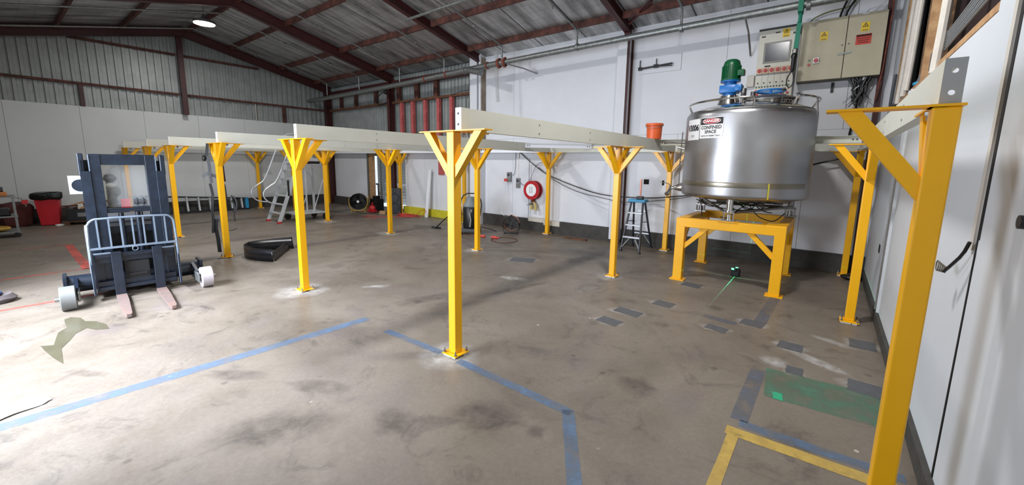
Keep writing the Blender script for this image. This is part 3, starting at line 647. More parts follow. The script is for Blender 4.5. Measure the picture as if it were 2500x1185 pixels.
# back edge channels between posts along the wall
segs = [(-18.4, -13.1), (-13.05, -9.7), (-9.6, -6.4), (-6.2, -3.0), (-2.85, .35)]
for (a, b), lb in zip(segs, ('from the gable to the drum fan', 'over the doorway and speaker', 'above the vacuum cleaner', 'above the red hose reel', 'behind the steel tank')):
    tag(MB().box((a, 9.585, 2.302), (b, 9.592, 2.512)).box((a, 9.53, 2.302), (b, 9.585, 2.31)).box((a, 9.53, 2.504), (b, 9.585, 2.512)).build('edge_beam', 'white' if b < -3 else 'beam', None, True, loc=((a+b)/2, 9.56, 2.302)), 'white edge beam along the back wall %s' % lb, 'beam', 'white edge beams at the back wall')
def joist(p, q, h, w, label, m='beam'):
    p = Vector(p); q = Vector(q); d = (q-p).normalized(); n = Vector((-d.y, d.x, 0))
    t = thing('platform_joist', label, 'joist', tuple((p+q)/2))
    b = MB().bar(p+Vector((0, 0, h/2)), q+Vector((0, 0, h/2)), .006, h).bar(p-n*w/2+Vector((0, 0, .004)), q-n*w/2+Vector((0, 0, .004)), w, .006).bar(p-n*w/2+Vector((0, 0, h-.004)), q-n*w/2+Vector((0, 0, h-.004)), w, .006)
    b.build('channel', m, t, True)
    c = MB()
    for e in (p+d*.06, p+d*.11, q-d*.06, q-d*.11): c.cyl(e-n*.001+Vector((0, 0, h*.5)), e-n*.012+Vector((0, 0, h*.5)), .012, n=8)
    c.build('joint_bolts', 'darkgrey', t, True)
joist((-2.82, 8.40, 2.39), (.34, 8.40, 2.39), .12, .06, 'grey joist running behind the steel tank, joined to the beam beside the orange bucket')
joist((-6.15, 8.30, 2.385), (-4.93, 9.52, 2.385), .11, .06, 'short pale joist under the long beam between hose reel and step ladder', 'white')

# ------------------------------------------------------------------ steel tank on its stand
CX, CY, TR = -1.225, 8.15, .99
st = thing('tank_stand', 'heavy yellow square steel stand carrying the stainless tank', 'stand', (-1.21, 8.1, 0))
lp = [(-1.96, 7.28), (-.50, 7.28), (-1.96, 8.95), (-.50, 8.95)]
for x, y in lp:
    l = MB().box((x-.075, y-.075, .015), (x+.075, y+.075, .965), .008).build('leg', 'yellow_d', st, True)
    MB().box((x-.12, y-.10, 0), (x+.12, y+.10, .016)).build('foot_plate', 'yellow_d', l, True)
m = MB()
m.box((-2.035, 7.205, .955), (-.425, 7.355, 1.105), .008).box((-2.035, 8.875, .955), (-.425, 9.025, 1.105), .008).box((-2.035, 7.36, .955), (-1.885, 8.87, 1.105), .008).box((-.575, 7.36, .955), (-.425, 8.87, 1.105), .008)
m.box((-1.38, 7.19, 1.105), (-1.08, 7.36, 1.112)).box((-.70, 7.22, 1.105), (-.43, 7.5, 1.112)); m.build('top_frame', 'yellow_d', st, True)
for a, b in (((-1.9, 7.28, .60), (-1.53, 7.28, .98)), ((-.56, 7.28, .60), (-.93, 7.28, .98)), ((-1.96, 7.34, .60), (-1.96, 7.72, .98)), ((-.50, 8.88, .6), (-.5, 8.5, .98)), ((-1.9, 8.95, .6), (-1.53, 8.95, .98)), ((-.56, 8.95, .6), (-.93, 8.95, .98))):
    MB().bar(a, b, .075, .075, (0, 0, 1), .004).build('brace', 'yellow_d', st, True)
tk = thing('mixing_tank', 'large round stainless steel tank with danger sign and agitator on the yellow stand', 'tank', (CX, CY, 1.12))
prof = [(0, 1.40), (.55, 1.425), (.86, 1.455), (.955, 1.475), (.985, 1.505), (.99, 1.54), (.99, 2.82), (.985, 2.86), (.965, 2.89), (.93, 2.905)]
MB().lathe(prof, 96, (CX, CY, 0)).build('shell', 'steel', tk, True, smooth=True)
MB().lathe([(.935, 2.90), (.95, 2.915), (.93, 2.925), (.8, 2.975), (.55, 3.04), (.3, 3.075), (0, 3.09)], 96, (CX, CY, 0)).build('top_dome', 'steel_p', tk, True, smooth=True)
MB().lathe([(.9925, 1.66), (.9945, 1.665), (.9945, 1.74), (.9925, 1.745)], 96, (CX, CY, 0), a0=math.radians(-150), a1=math.radians(-20)).build('shell_band', 'band', tk, True, smooth=True)
def cylmap(bm, a_deg, z, R=TR+.003):
    """wrap x,y drawing onto the tank wall centred at angle a_deg, height z"""
    for v in bm.verts:
        a = math.radians(a_deg)+v.co.x/R; h = v.co.y; dr = v.co.z
        v.co = Vector((CX+(R+dr)*math.cos(a), CY+(R+dr)*math.sin(a), z+h))
def cyl_rect(w, h, a, z, R, n=14):
    mb = MB()
    for k in range(n):
        x0, x1 = -w/2+w*k/n, -w/2+w*(k+1)/n; mb.poly([(x0, -h/2, 0), (x1, -h/2, 0), (x1, h/2, 0), (x0, h/2, 0)])
    bmesh.ops.remove_doubles(mb.bm, verts=mb.bm.verts, dist=1e-5); cylmap(mb.bm, a, z, R); return mb
def cyl_ell(rx, ry, a, z, R, n=40):
    mb = MB(); mb.poly([(rx*math.cos(2*PI*k/n), ry*math.sin(2*PI*k/n), 0) for k in range(n)]); bmesh.ops.triangulate(mb.bm, faces=mb.bm.faces); cylmap(mb.bm, a, z, R); return mb
def cyl_text(s, size, a, z, R, bold=.0, sx=1.0, dx=0):
    mb = MB(); mb.bm.free(); mb.bm = text_bm(s, size, bold, sx=sx)
    for v in mb.bm.verts: v.co.x += dx
    cylmap(mb.bm, a, z, R); return mb
A1, A2 = -136.6, -113.3
sg = cyl_rect(.355, .345, A1, 2.607, TR+.004).build('number_sign', 'signw', tk, True)
cyl_text('V3006', .135, A1, 2.63, TR+.006, .006, .92).build('sign_lettering', 'signk', sg, True); cyl_text('2500', .06, A1, 2.50, TR+.006, 0, .9).build('sign_lettering', 'grey', sg, True)
sd = cyl_rect(.425, .335, A2, 2.617, TR+.004, 18).build('danger_sign', 'signw', tk, True)
cyl_rect(.405, .105, A2, 2.722, TR+.0055, 18).build('sign_black_band', 'signk', sd, True); cyl_ell(.165, .045, A2, 2.722, TR+.007).build('sign_oval_rim', 'signw', sd, True); cyl_ell(.158, .040, A2, 2.722, TR+.0085).build('sign_oval', 'signr', sd, True)
cyl_text('DANGER', .064, A2, 2.722, TR+.010, .002, 1.1).build('sign_lettering', 'signw', sd, True)
cyl_text('CONFINED', .075, A2, 2.62, TR+.006, .002, .98).build('sign_lettering', 'signk', sd, True); cyl_text('SPACE', .072, A2, 2.55, TR+.006, .002, 1.02).build('sign_lettering', 'signk', sd, True)
cyl_text('ENTRY BY PERMIT ONLY', .031, A2, 2.487, TR+.006, .0005, 1.02).build('sign_lettering', 'signk', sd, True)
cyl_rect(.022, .245, -59.8, 1.62, TR+.005, 3).build('tape_strip', 'tape', tk, True)
# agitator
ax, ay = -1.56, 8.15
MB().lathe([(.23, 3.0), (.235, 3.03), (.215, 3.06), (.19, 3.07), (.15, 3.20), (.145, 3.225), (0, 3.225)], 40, (ax, ay, 0)).build('agitator_pedestal', 'steel_p', tk, True, smooth=True)
GZ = Matrix.Translation((0, 0, -.058)); SC_ = Matrix.Translation((ax, ay, 0)) @ Matrix.Diagonal((1.18, 1.18, 1, 1)) @ Matrix.Translation((-ax, -ay, 0)) @ GZ
g = MB().cyl((ax, ay, 3.27), (ax, ay, 3.33), .09, n=24).box((ax-.125, ay-.115, 3.33), (ax+.115, ay+.115, 3.46), .008).box((ax+.09, ay-.14, 3.345), (ax+.175, ay+.07, 3.455), .008).cyl((ax, ay, 3.45), (ax, ay, 3.53), .085, n=24).cyl((ax, ay, 3.52), (ax, ay, 3.54), .135, n=28); g.xf(SC_).build('gearbox', 'blue', tk, True, smooth=True)
mo = MB().lathe([(.0, 3.545), (.115, 3.545), (.115, 3.80), (.112, 3.83), (.10, 3.87), (.07, 3.895), (0, 3.90)], 36, (ax, ay, 0))
for k in range(28):
    a = 2*PI*k/28; mo.bar((ax+.12*math.cos(a), ay+.12*math.sin(a), 3.56), (ax+.12*math.cos(a), ay+.12*math.sin(a), 3.79), .02, .004, (-math.sin(a), math.cos(a), 0))
mo.cyl((ax, ay, 3.545), (ax, ay, 3.565), .135, n=28)
md = mo.xf(SC_).build('motor', 'green', tk, True, smooth=True)
MB().box((ax+.10, ay-.12, 3.60), (ax+.19, ay+.0, 3.70), .012).cyl((ax+.145, ay-.13, 3.65), (ax+.145, ay-.09, 3.65), .02, n=12).xf(SC_).build('terminal_box', 'green', md, True)
# nozzle pipes, manway, rails
MB().cyl((-1.32, 8.05, 3.04), (-1.32, 8.05, 3.32), .042, n=24).cyl((-1.22, 8.35, 3.04), (-1.22, 8.35, 3.30), .04, n=24).cyl((-1.27, 8.2, 3.05), (-1.27, 8.2, 3.2), .06).build('nozzle', 'steel_d', tk, True, smooth=True)
mx_, my_ = -.93, 8.10
mw = MB().lathe([(.36, 2.95), (.36, 3.06), (.385, 3.065), (.385, 3.078), (.36, 3.08)], 56, (mx_, my_, 0)).build('manway_neck', 'steel_p', tk, True, smooth=True)
ml = MB().lathe([(.41, 3.08), (.41, 3.098), (.36, 3.125), (.2, 3.175), (0, 3.195)], 56, (mx_, my_, 0)).build('manway_lid', 'steel_d', tk, True, smooth=True)
MB().torus((mx_, my_+.02, 3.25), .21, .016, 'z', 36).bar((mx_-.20, my_+.02, 3.25), (mx_+.20, my_+.02, 3.25), .025, .012).cyl((mx_, my_+.02, 3.16), (mx_, my_+.02, 3.27), .02).build('hand_wheel', 'blue', ml, True)
for k in range(4):
    a = math.radians(-60+90*k); c = Vector((mx_+.43*math.cos(a), my_+.43*math.sin(a), 0))
    MB().cyl(c+Vector((0, 0, 2.98)), c+Vector((0, 0, 3.20)), .009, n=8).cyl(c+Vector((0, 0, 3.20)), c+Vector((0, 0, 3.225)), .035, .02, n=12).bar(c+Vector((-.04, 0, 3.0)), c+Vector((.04, 0, 3.0)), .02, .03).build('lid_clamp', 'darkgrey' if k == 0 else 'steel_d', ml, True)
def arcrail(a0, a1, R, z, ze, n=26):
    P = [(CX+.90*math.cos(a0), CY+.90*math.sin(a0), ze)]
    for k in range(n+1):
        a = a0+(a1-a0)*k/n; P.append((CX+R*math.cos(a), CY+R*math.sin(a), z))
    P.append((CX+.90*math.cos(a1), CY+.90*math.sin(a1), ze)); return P
MB().tube(arcrail(math.radians(-172), math.radians(-78), .96, 3.055, 2.93), .0165, 8, smooth=1).build('top_rail', 'steel_p', tk, True, smooth=True)
MB().tube(arcrail(math.radians(-42), math.radians(20), .985, 3.07, 2.93), .0165, 8, smooth=1).build('top_rail', 'steel_p', tk, True, smooth=True)
MB().tube(arcrail(math.radians(60), math.radians(150), .96, 3.055, 2.93), .0165, 8, smooth=1).build('top_rail', 'steel_p', tk, True, smooth=True)
MB().tube([(CX+1.0*math.cos(math.radians(-18)), CY+1.0*math.sin(math.radians(-18)), 3.05), (CX+1.03*math.cos(math.radians(-18)), CY+1.03*math.sin(math.radians(-18)), 2.8)], .012).build('rail_bracket', 'steel_d', tk, True)
# valve and side pipe on the left
va = math.radians(188); vd = Vector((math.cos(va), math.sin(va), 0)); vc = Vector((CX, CY, 1.6))+vd*TR
MB().lathe([(.0, 0), (.08, .0), (.085, .04), (.07, .10), (.045, .17), (.03, .20), (.03, .24)], 28).xf(Matrix.Translation(vc-vd*.04) @ Vector((vd.x, vd.y, -.12)).to_track_quat('Z', 'Y').to_matrix().to_4x4()).build('outlet_cone', 'steel_p', tk, True, smooth=True)
v2 = vc+vd*.2+Vector((0, 0, -.03)); MB().torus(v2+vd*.02, .035, .014, Matrix.Rotation(va, 3, 'Z') @ Matrix.Rotation(PI/2, 3, 'Y')).cyl(v2, v2+Vector((-.02, -.13, -.10)), .033, n=16).cyl(v2+Vector((-.02, -.13, -.10)), v2+Vector((-.025, -.15, -.115)), .045, n=16).tube([v2+Vector((0, 0, .03)), v2+Vector((-.05, 0, .08)), v2+Vector((-.22, .02, .11))], .008).build('outlet_valve', 'steel_p', tk, True, smooth=True)
MB().tube([Vector((CX, CY, 2.62))+vd*1.05, Vector((CX, CY, 2.1))+vd*1.06, Vector((CX, CY, 1.62))+vd*1.05], .010).tube([Vector((CX, CY, 2.30))+vd*.98, Vector((CX, CY, 2.34))+vd*1.12], .012).build('sight_tube', 'steel_d', tk, True)
MB().tube([Vector((CX, CY, 2.40))+Vector((math.cos(math.radians(-160)), math.sin(math.radians(-160)), 0))*.98, Vector((-2.45, 7.9, 2.42)), Vector((-2.62, 8.1, 2.42))], .01).build('side_spigot', 'steel_d', tk, True)
# support feet and tie rods
feet = [(-1.24, 7.30), (-2.0+.04, 8.55), (-.50, 8.75), (-.52, 8.3)]
for fx, fy in feet[:3]:
    MB().box((fx-.10, fy-.075, 1.112), (fx+.10, fy+.075, 1.135)).cyl((fx-.07, fy-.03, 1.13), (fx-.07, fy-.03, 1.25), .012, n=8).cyl((fx+.07, fy-.03, 1.13), (fx+.07, fy-.03, 1.25), .012, n=8).cyl((fx, fy, 1.13), (fx, fy, 1.22), .04, n=16).box((fx-.09, fy-.06, 1.245), (fx+.09, fy+.06, 1.265)).cyl((fx, fy, 1.265), (fx, fy, 1.50), .05, n=20).cyl((fx, fy, 1.262), (fx, fy, 1.29), .075, n=20).build('load_cell_foot', 'steel_p' if fy < 8 else 'steel_d', tk, True, smooth=True)
for a, b in (((-1.90, 8.4, 1.38), (-1.34, 7.36, 1.27)), ((-1.15, 7.34, 1.26), (-.45, 8.3, 1.33)), ((-1.9, 8.2, 1.32), (-.6, 8.5, 1.30)), ((-1.5, 7.6, 1.41), (-.5, 8.1, 1.42)), ((-.5, 8.6, 1.40), (-1.9, 8.6, 1.42)), ((-.6, 8.45, 1.36), (-1.85, 8.3, 1.40))):
    MB().cyl(a, b, .022, n=12).build('tie_rod', 'steel_d', tk, True, smooth=True)
rnd = random.Random(3)
for k, (p, q, sag) in enumerate(tuple(((rnd.uniform(-1.85, -.9), rnd.uniform(7.4, 8.2), 1.43), (rnd.uniform(-1.2, -.5), rnd.uniform(7.5, 8.4), 1.36), rnd.uniform(-.16, .02)) for _ in range(9))+(((-1.9, 8.1, 1.42), (-1.35, 7.5, 1.40), -.12), ((-1.36, 7.3, 1.17), (-1.0, 7.7, 1.42), -.10), ((-1.3, 7.5, 1.42), (-.62, 8.0, 1.38), .05), ((-1.05, 7.6, 1.44), (-.52, 7.9, 1.25), -.22), ((-1.8, 7.9, 1.40), (-1.75, 7.75, 1.1), .10), ((-1.7, 8.3, 1.44), (-.7, 7.7, 1.42), -.05), ((-1.5, 7.7, 1.45), (-1.1, 7.6, 1.24), .0), ((-.95, 7.5, 1.44), (-.7, 7.9, 1.24), -.06))):
    p, q = Vector(p), Vector(q); mid = (p+q)/2+Vector((rnd.uniform(-.05, .05), rnd.uniform(-.1, .02), sag)); mid2 = mid+Vector((rnd.uniform(-.1, .1), 0, sag*.4))
    MB().tube([p, (p+mid)/2+Vector((0, 0, sag*.4)), mid, mid2*.5+(mid+q)/4, q], .008, 6, smooth=2).build('sensor_cable', 'cable', tk, True, smooth=True)

# orange bucket on the beam
bk = thing('plastic_bucket', 'orange plastic bucket with lid standing on the white beam left of the tank', 'bucket', (-2.88, 8.22, 2.513))
MB().lathe([(0, 0), (.14, 0), (.152, .27), (.152, .275), (0, .275)], 32).build('pail', 'orange', bk, smooth=True)
MB().lathe([(.16, .255), (.172, .26), (.172, .30), (.165, .305), (.15, .30), (0, .298)], 32).build('lid', 'orange', bk, smooth=True)
MB().tube([(.172*math.cos(a), .172*math.sin(a), .27-.06*math.sin(PI*k/12)) for k, a in enumerate([PI+PI*k/12 for k in range(13)])], .004).build('handle', 'gcable', bk)

# laser level
ll = thing('laser_level', 'small black laser level with green windows on the floor below the tank stand', 'laser level', (-1.19, 8.2, 0))
MB().box((-.07, -.06, 0), (.07, .06, .13), .012).box((-.05, -.075, .10), (.03, .05, .165), .01).build('housing', 'black', ll)
MB().box((-.06, -.082, .125), (-.02, -.074, .155)).box((.0, -.066, .165), (.04, -.03, .172)).build('laser_window', 'laser', ll)
MB().cyl((0, 0, 0), (0, 0, .01), .08, n=24).build('foot_ring', 'black', ll)
def laser_light(loc, power):
    l = bpy.data.lights.new('laser_light', 'POINT'); l.energy = power; l.color = (.05, 1, .35); l.shadow_soft_size = 0.002; l.use_nodes = True
    nt = l.node_tree; em = nt.nodes['Emission']; g_ = nt.nodes.new('ShaderNodeNewGeometry'); tc = nt.nodes.new('ShaderNodeTexCoord'); sp = nt.nodes.new('ShaderNodeSeparateXYZ'); nt.links.new(tc.outputs['Normal'], sp.inputs[0])
    outs = []
    for ax_ in ('X', 'Y', 'Z'):
        ab = nt.nodes.new('ShaderNodeMath'); ab.operation = 'ABSOLUTE'; nt.links.new(sp.outputs[ax_], ab.inputs[0])
        lt = nt.nodes.new('ShaderNodeMath'); lt.operation = 'LESS_THAN'; lt.inputs[1].default_value = .0035; nt.links.new(ab.outputs[0], lt.inputs[0]); outs.append(lt)
    a = nt.nodes.new('ShaderNodeMath'); a.operation = 'MAXIMUM'; nt.links.new(outs[0].outputs[0], a.inputs[0]); nt.links.new(outs[1].outputs[0], a.inputs[1])
    b = nt.nodes.new('ShaderNodeMath'); b.operation = 'MAXIMUM'; nt.links.new(a.outputs[0], b.inputs[0]); nt.links.new(outs[2].outputs[0], b.inputs[1])
    nt.links.new(b.outputs[0], em.inputs['Strength'])
    o = bpy.data.objects.new('laser_light', l); COL.objects.link(o); o.location = loc
laser_light((-1.19, 8.09, .17), 60)

# ------------------------------------------------------------------ forklift
FL = thing('forklift', 'dark blue-black forklift with tall mast, two forks and grey wheels on outrigger legs', 'forklift', (-8.1, 1.2, 0), math.radians(-5.0))
def F(m, name, mt, par=None, smooth=False): return m.build(name, mt, par or FL, smooth=smooth)
for s_ in (-1, 1):
    y = s_*.39
    F(MB().box((-.11, y-.05, .08), (-.09, y+.05, 1.95)).box((.07, y-.05, .08), (.09, y+.05, 1.80)).box((-.1, y+s_*.03, .08), (.08, y+s_*.05, 1.95)), 'outer_mast_channel', 'mast')
    y = s_*.285
    F(MB().box((-.07, y-.055, .10), (-.055, y+.055, 2.03)).box((.055, y-.055, .10), (.07, y+.055, 2.03), .003).box((-.06, y-.008, .1), (.06, y+.008, 2.03)), 'inner_mast_channel', 'mast')
    F(MB().box((-.08, s_*.42-.03, 1.74), (.065, s_*.42+.03, 2.04), .012), 'mast_head_guard', 'mast')
    F(MB().box((.071, s_*.345-.006, .1), (.079, s_*.345+.006, 2.02)), 'worn_rail_edge', 'mast_l')
F(MB().box((.0, -.34, 1.885), (.06, .34, 2.035), .004), 'mast_top_crossbar', 'mast')
F(MB().box((-.02, -.25, 1.215), (.05, .25, 1.27)).box((.05, -.25, 1.262), (.056, .25, 1.272)), 'mast_middle_crossbar', 'mast')
F(MB().box((-.1, -.40, .1), (-.06, .40, .25)), 'mast_lower_crossbar', 'mast'); F(MB().box((-.1, -.40, .9), (-.07, .40, 1.0)), 'mast_rear_crossbar', 'mast')
F(MB().box((-.04, -.235, 1.28), (-.034, .235, 1.885)), 'mast_screen', 'acrylic')
for y in (-.09, .09): F(MB().cyl((-.02, y, .12), (-.02, y, 1.20), .03, n=16), 'lift_cylinder', 'mast', smooth=True)
F(MB().cyl((-.1, .06, 1.35), (-.1, .20, 1.35), .075, n=28).cyl((-.1, .09, 1.35), (-.1, .10, 1.35), .085, n=28).cyl((-.1, .16, 1.35), (-.1, .17, 1.35), .085, n=28).box((-.13, .05, 1.25), (-.07, .21, 1.29)), 'chain_sheave', 'darkgrey', smooth=True)
F(MB().box((-.13, -.07, 1.26), (-.12, .03, 1.39)), 'warning_plate', 'red')
for y in (.10, .14): F(MB().box((-.07, y-.008, .4), (-.06, y+.008, 1.33)), 'lift_chain', 'darkgrey')
# carriage and load backrest
F(MB().box((.17, -.42, .60), (.22, .42, .65), .006).box((.14, -.42, .52), (.17, .42, .60)), 'carriage_top_bar', 'mast'); F(MB().box((.17, -.42, .13), (.22, .42, .18), .006).box((.14, -.42, .18), (.17, .42, .25)), 'carriage_bottom_bar', 'mast')
for s_ in (-1, 1):
    F(MB().prism([(.12, s_*.46-.01, .09), (.30, s_*.46-.01, .09), (.28, s_*.46-.01, .66), (.12, s_*.46-.01, .66)], (0, .02, 0)), 'carriage_side_plate', 'mast')
    F(MB().cyl((.21, s_*.2, .66), (.21, s_*.43, .66), .014), 'shift_rod', 'mast_l')
F(MB().torus((.2, 0, .69), .03, .007, 'x', 20), 'lifting_eye', 'mast_l')
F(MB().box((.1, -.13, .16), (.16, .13, .5)).box((.16, -.10, .30), (.19, .10, .33)), 'shift_cylinder', 'rubber')
F(MB().tube([(.27, -.46, .10), (.27, -.46, 1.05), (.27, -.42, 1.13), (.27, -.36, 1.16), (.27, .36, 1.16), (.27, .42, 1.13), (.27, .46, 1.05), (.27, .46, .10)], .015, 8, smooth=1), 'backrest_frame', 'mast_l', smooth=True)
F(MB().bar((.27, -.46, .745), (.27, .46, .745), .022, .028), 'backrest_rail', 'mast_l')
for k in range(7): y = -.36+k*.118; F(MB().bar((.27, y, .745), (.27, y, 1.155), .018, .018, (1, 0, 0)), 'backrest_bar', 'mast_l')
for y, h in ((-.21, .68), (.225, .70)):
    F(MB().box((.225, y-.055, .05), (.265, y+.055, h), .006), 'fork_shank', 'mast')
    F(MB().prism([(.225, y-.055, .02), (.62, y-.055, .02), (1.32, y-.035, .02), (1.37, y-.02, .02), (1.37, y+.02, .02), (1.32, y+.035, .02), (.62, y+.055, .02), (.225, y+.055, .02)], (0, 0, .04)), 'fork_blade', 'fork')
# body behind the mast
F(MB().box((-1.35, -.44, .08), (-.16, .44, .98), .04), 'body', 'black'); F(MB().box((-.5, -.475, .2), (-.14, -.44, 1.0), .02).box((-.16, -.48, .15), (-.135, -.465, .98)), 'side_cover', 'grey'); F(MB().box((-.5, .44, .2), (-.14, .475, 1.0), .02), 'side_cover', 'black')
F(MB().box((-1.3, -.4, .98), (-.7, .4, 1.08), .03), 'body_hood', 'darkgrey')
# outrigger legs and wheels
leg = F(MB().cyl((-.12, -.72, .22), (-.12, .78, .22), .12, n=28), 'axle_housing', 'mast', smooth=True)
for s_, yw in ((-1, -.73), (1, .76)):
    F(MB().box((-.28, yw-.02, .07), (.05, yw+.02, .36), .004).prism([(-.1, yw-s_*.10-.02, .09), (.34, yw-s_*.10-.02, .09), (.34, yw-s_*.10-.02, .25), (-.1, yw-s_*.10-.02, .33)], (0, .04, 0)), 'outrigger_leg', 'mast')
    w = F(MB().lathe([(.05, -.075), (.145, -.075), (.158, -.065), (.158, .065), (.145, .075), (.05, .075), (.045, -.075)], 40, (.42, yw+(.02 if s_ < 0 else -.01), .158), 'y'), 'load_wheel', 'tyre' if s_ > 0 else 'tyre_d', smooth=True)
    MB().cyl((.42, yw-.10, .158), (.42, yw+.10, .158), .03, n=16).build('wheel_axle', 'bolt', w)
    F(MB().box((.24, yw-s_*.115-.012, .10), (.50, yw-s_*.115+.012, .24), .006), 'wheel_fork', 'galv')
F(MB().cyl((-.08, -.45, 1.60), (-.10, -.45, 1.60), .085, n=28), 'round_mirror', 'mast', smooth=True)
F(MB().box((-.16, -.56, 1.48), (-.155, -.40, 1.73)), 'sky_reflection_sheet', 'paper')  # plain white sheet painted in place of a bright sky reflection beside the mast

# ------------------------------------------------------------------ roof pipework
def ypipe(x, pts, r=.022): return MB().tube([(x,)+p for p in pts], r, 10)
mp = thing('sprinkler_main', 'long grey galvanised sprinkler main pipe running under the eaves', 'pipe', (-9, 9.0, 4.6))
MB().tube([(-18.6, 9.0, 4.56), (-12, 9.0, 4.62), (-7.45, 9.0, 4.74)], .082, 16).build('main_pipe', 'galv', mp, True, smooth=True)
MB().tube([(-7.45, 9.0, 4.74), (-4, 9.0, 4.79), (.66, 9.0, 4.82)], .068, 16).build('main_pipe', 'galv', mp, True, smooth=True)
for x, r in ((-7.62, .115), (-7.42, .105)):
    z = 4.735; MB().cyl((x-.04, 9, z), (x+.04, 9, z), r, n=24).box((x-.04, 8.98, z-.135), (x+.04, 9.02, z+.135)).build('pipe_coupling', 'rust', mp, True)
for x in (-9.75, -10.75, -8.05, -8.95):
    z = 4.62+(x+12)*.027 if x > -12 else 4.62; MB().cyl((x-.025, 9, z), (x+.025, 9, z), .10, n=24).build('pipe_coupling', 'rust' if x != -8.95 else 'galv', mp, True)
for x in (-5.15, -2.73, -.6): MB().cyl((x-.03, 9, 4.785), (x+.03, 9, 4.785), .085, n=20).build('pipe_clamp', 'galv', mp, True)
MB().cyl((-8.75, 8.95, 4.68), (-8.15, 8.80, 4.52), .085, n=20).cyl((-8.17, 8.806, 4.525), (-8.12, 8.795, 4.515), .092, n=20).build('pipe_stub', 'galv', mp, True, smooth=True)
MB().tube([(-7.35, 9.0, 4.68), (-7.0, 9.3, 4.58), (-6.9, 9.8, 4.52)], .018).build('support_strut', 'steel_d', mp, True)
MB().tube([(-1.58, 9.0, 4.79), (-1.56, 9.4, 4.6), (-1.55, 9.8, 4.25)], .018).build('support_strut', 'steel_d', mp, True)
branches = [(-17.0, 'closest to the gable', .2), (-14.6, 'passing right of the round lamp', .2), (-12.1, 'between lamp and middle rafter', .2), (-9.85, 'left of the boxed white column', .2), (-7.52, 'joining the main at the rusty coupling', 4.7), (-5.17, 'over the hose reel post', 4.7), (-2.74, 'above the wall bracket', 6.5)]
for x, lb, ylow in branches:
    t = thing('sprinkler_branch', 'thin grey sprinkler branch pipe under the roof %s' % lb, 'pipe', (x, 9.0, 4.8), 0, 'sprinkler branch pipes')
    pts = [(x, 9.0, 4.68 if x < -7.8 else 4.80), (x, 9.0, foil_z(9.0)-.30)]
    y = 8.9
    pts.append((x, 8.85, foil_z(8.85)-.27))
    if ylow < 4: pts += [(x, RIDGE_Y, RIDGE_Z-.30), (x, ylow, foil_z(ylow)-.30)]
    else: pts.append((x, ylow, foil_z(ylow)-.28))
    MB().tube(pts, .024, 10).build('pipe', 'galv', t, True, smooth=True)
    for k, yy in enumerate((7.9, 6.4)):
        if yy > ylow: z = foil_z(yy)-.29; MB().cyl((x, yy, z-.07), (x, yy, z), .012, n=8).cyl((x, yy, z-.08), (x, yy, z-.07), .022, n=12).cyl((x, yy-.035, z), (x, yy+.035, z), .032, n=10).build('sprinkler_head', 'steel_d', t, True)
tag(MB().tube([(-9.15, 7.0, 5.60), (-7.0, 7.0, 5.62), (-3.6, 7.0, 5.65)], .034, 12).build('roof_conduit', 'galv', None), 'pale pipe crossing the rafter under the roof above the boxed white column', 'pipe')
hb = thing('ceiling_lamp', 'round glowing high bay lamp hanging below the roof ridge', 'lamp', (-15.0, 4.35, 5.92))
MB().cyl((0, 0, -.02), (0, 0, .05), .27, n=40).cyl((0, 0, .05), (0, 0, .25), .10, .03, n=20).cyl((0, 0, .25), (0, 0, .52), .008, n=6).build('lamp_housing', 'lampcase', hb); MB().cyl((0, 0, -.035), (0, 0, -.02), .255, n=40).build('diffuser', 'lampglow', hb)
for hx, hy, hz, pw in HIGHBAYS[1:]: dup(hb, (hx, hy, hz), 0, 'round high bay lamp under the ridge outside the picture above %s' % ('the vacuum cleaner' if hx < -5 else 'the middle post'))

# ------------------------------------------------------------------ electrical boxes on the back wall
cp = thing('control_panel', 'pale control panel with touch screen and rows of red buttons above the tank', 'control panel', (-1.1, YB, 3.35))
xa, xb, za, zb, yf = -1.40, -.76, 3.32, 4.66, YB-.18
MB().box((xa, yf, za), (xb, YB, zb), .012).build('enclosure', 'panel_l', cp, True); MB().box((xa-.01, yf-.01, zb), (xb+.01, YB, zb+.03)).build('top_cover', 'darkgrey', cp, True)
MB().box((xa+.10, yf-.012, 4.03), (xb-.09, yf, 4.42), .004).build('screen_frame', 'screenframe', cp, True); MB().box((xa+.13, yf-.015, 4.06), (xb-.12, yf-.010, 4.39)).build('touch_screen', 'screen', cp, True)
MB().box((xa+.04, yf-.003, 4.53), (xa+.11, yf, 4.555)).box((xa+.14, yf-.003, 3.96), (xa+.24, yf, 3.99)).box((xa+.27, yf-.002, 4.58), (xa+.35, yf, 4.6)).build('name_plate', 'signk', cp, True)
def warn(par, cx, cz, y, w=.115, h=.15):
    s_ = MB().box((cx-w/2, y-.003, cz-h/2), (cx+w/2, y, cz+h/2)).build('warning_sticker', 'signy', par, True)
    t = MB(); zc = cz+.02; R1, R2 = .048, .038
    o = [(cx+R1*math.sin(a), y-.0045, zc+R1*math.cos(a)) for a in (0, 2*PI/3, 4*PI/3)]; i_ = [(cx+R2*.8*math.sin(a), y-.0045, zc+R2*.8*math.cos(a)) for a in (0, 2*PI/3, 4*PI/3)]
    for k in range(3): t.poly([o[k], o[(k+1) % 3], i_[(k+1) % 3], i_[k]])
    t.poly([(cx+.004, y-.0045, zc+.022), (cx-.012, y-.0045, zc-.002), (cx+.0, y-.0045, zc-.0)]); t.poly([(cx+.010, y-.0045, zc+.004), (cx-.002, y-.0045, zc+.004), (cx-.004, y-.0045, zc-.022)])
    for k in range(2): t.box((cx-.04, y-.0045, cz-.052-.014*k), (cx+.04, y-.0035, cz-.046-.014*k))
    t.build('warning_symbol', 'signk', s_, True)
warn(cp, xb-.19, 4.56, yf-.001)
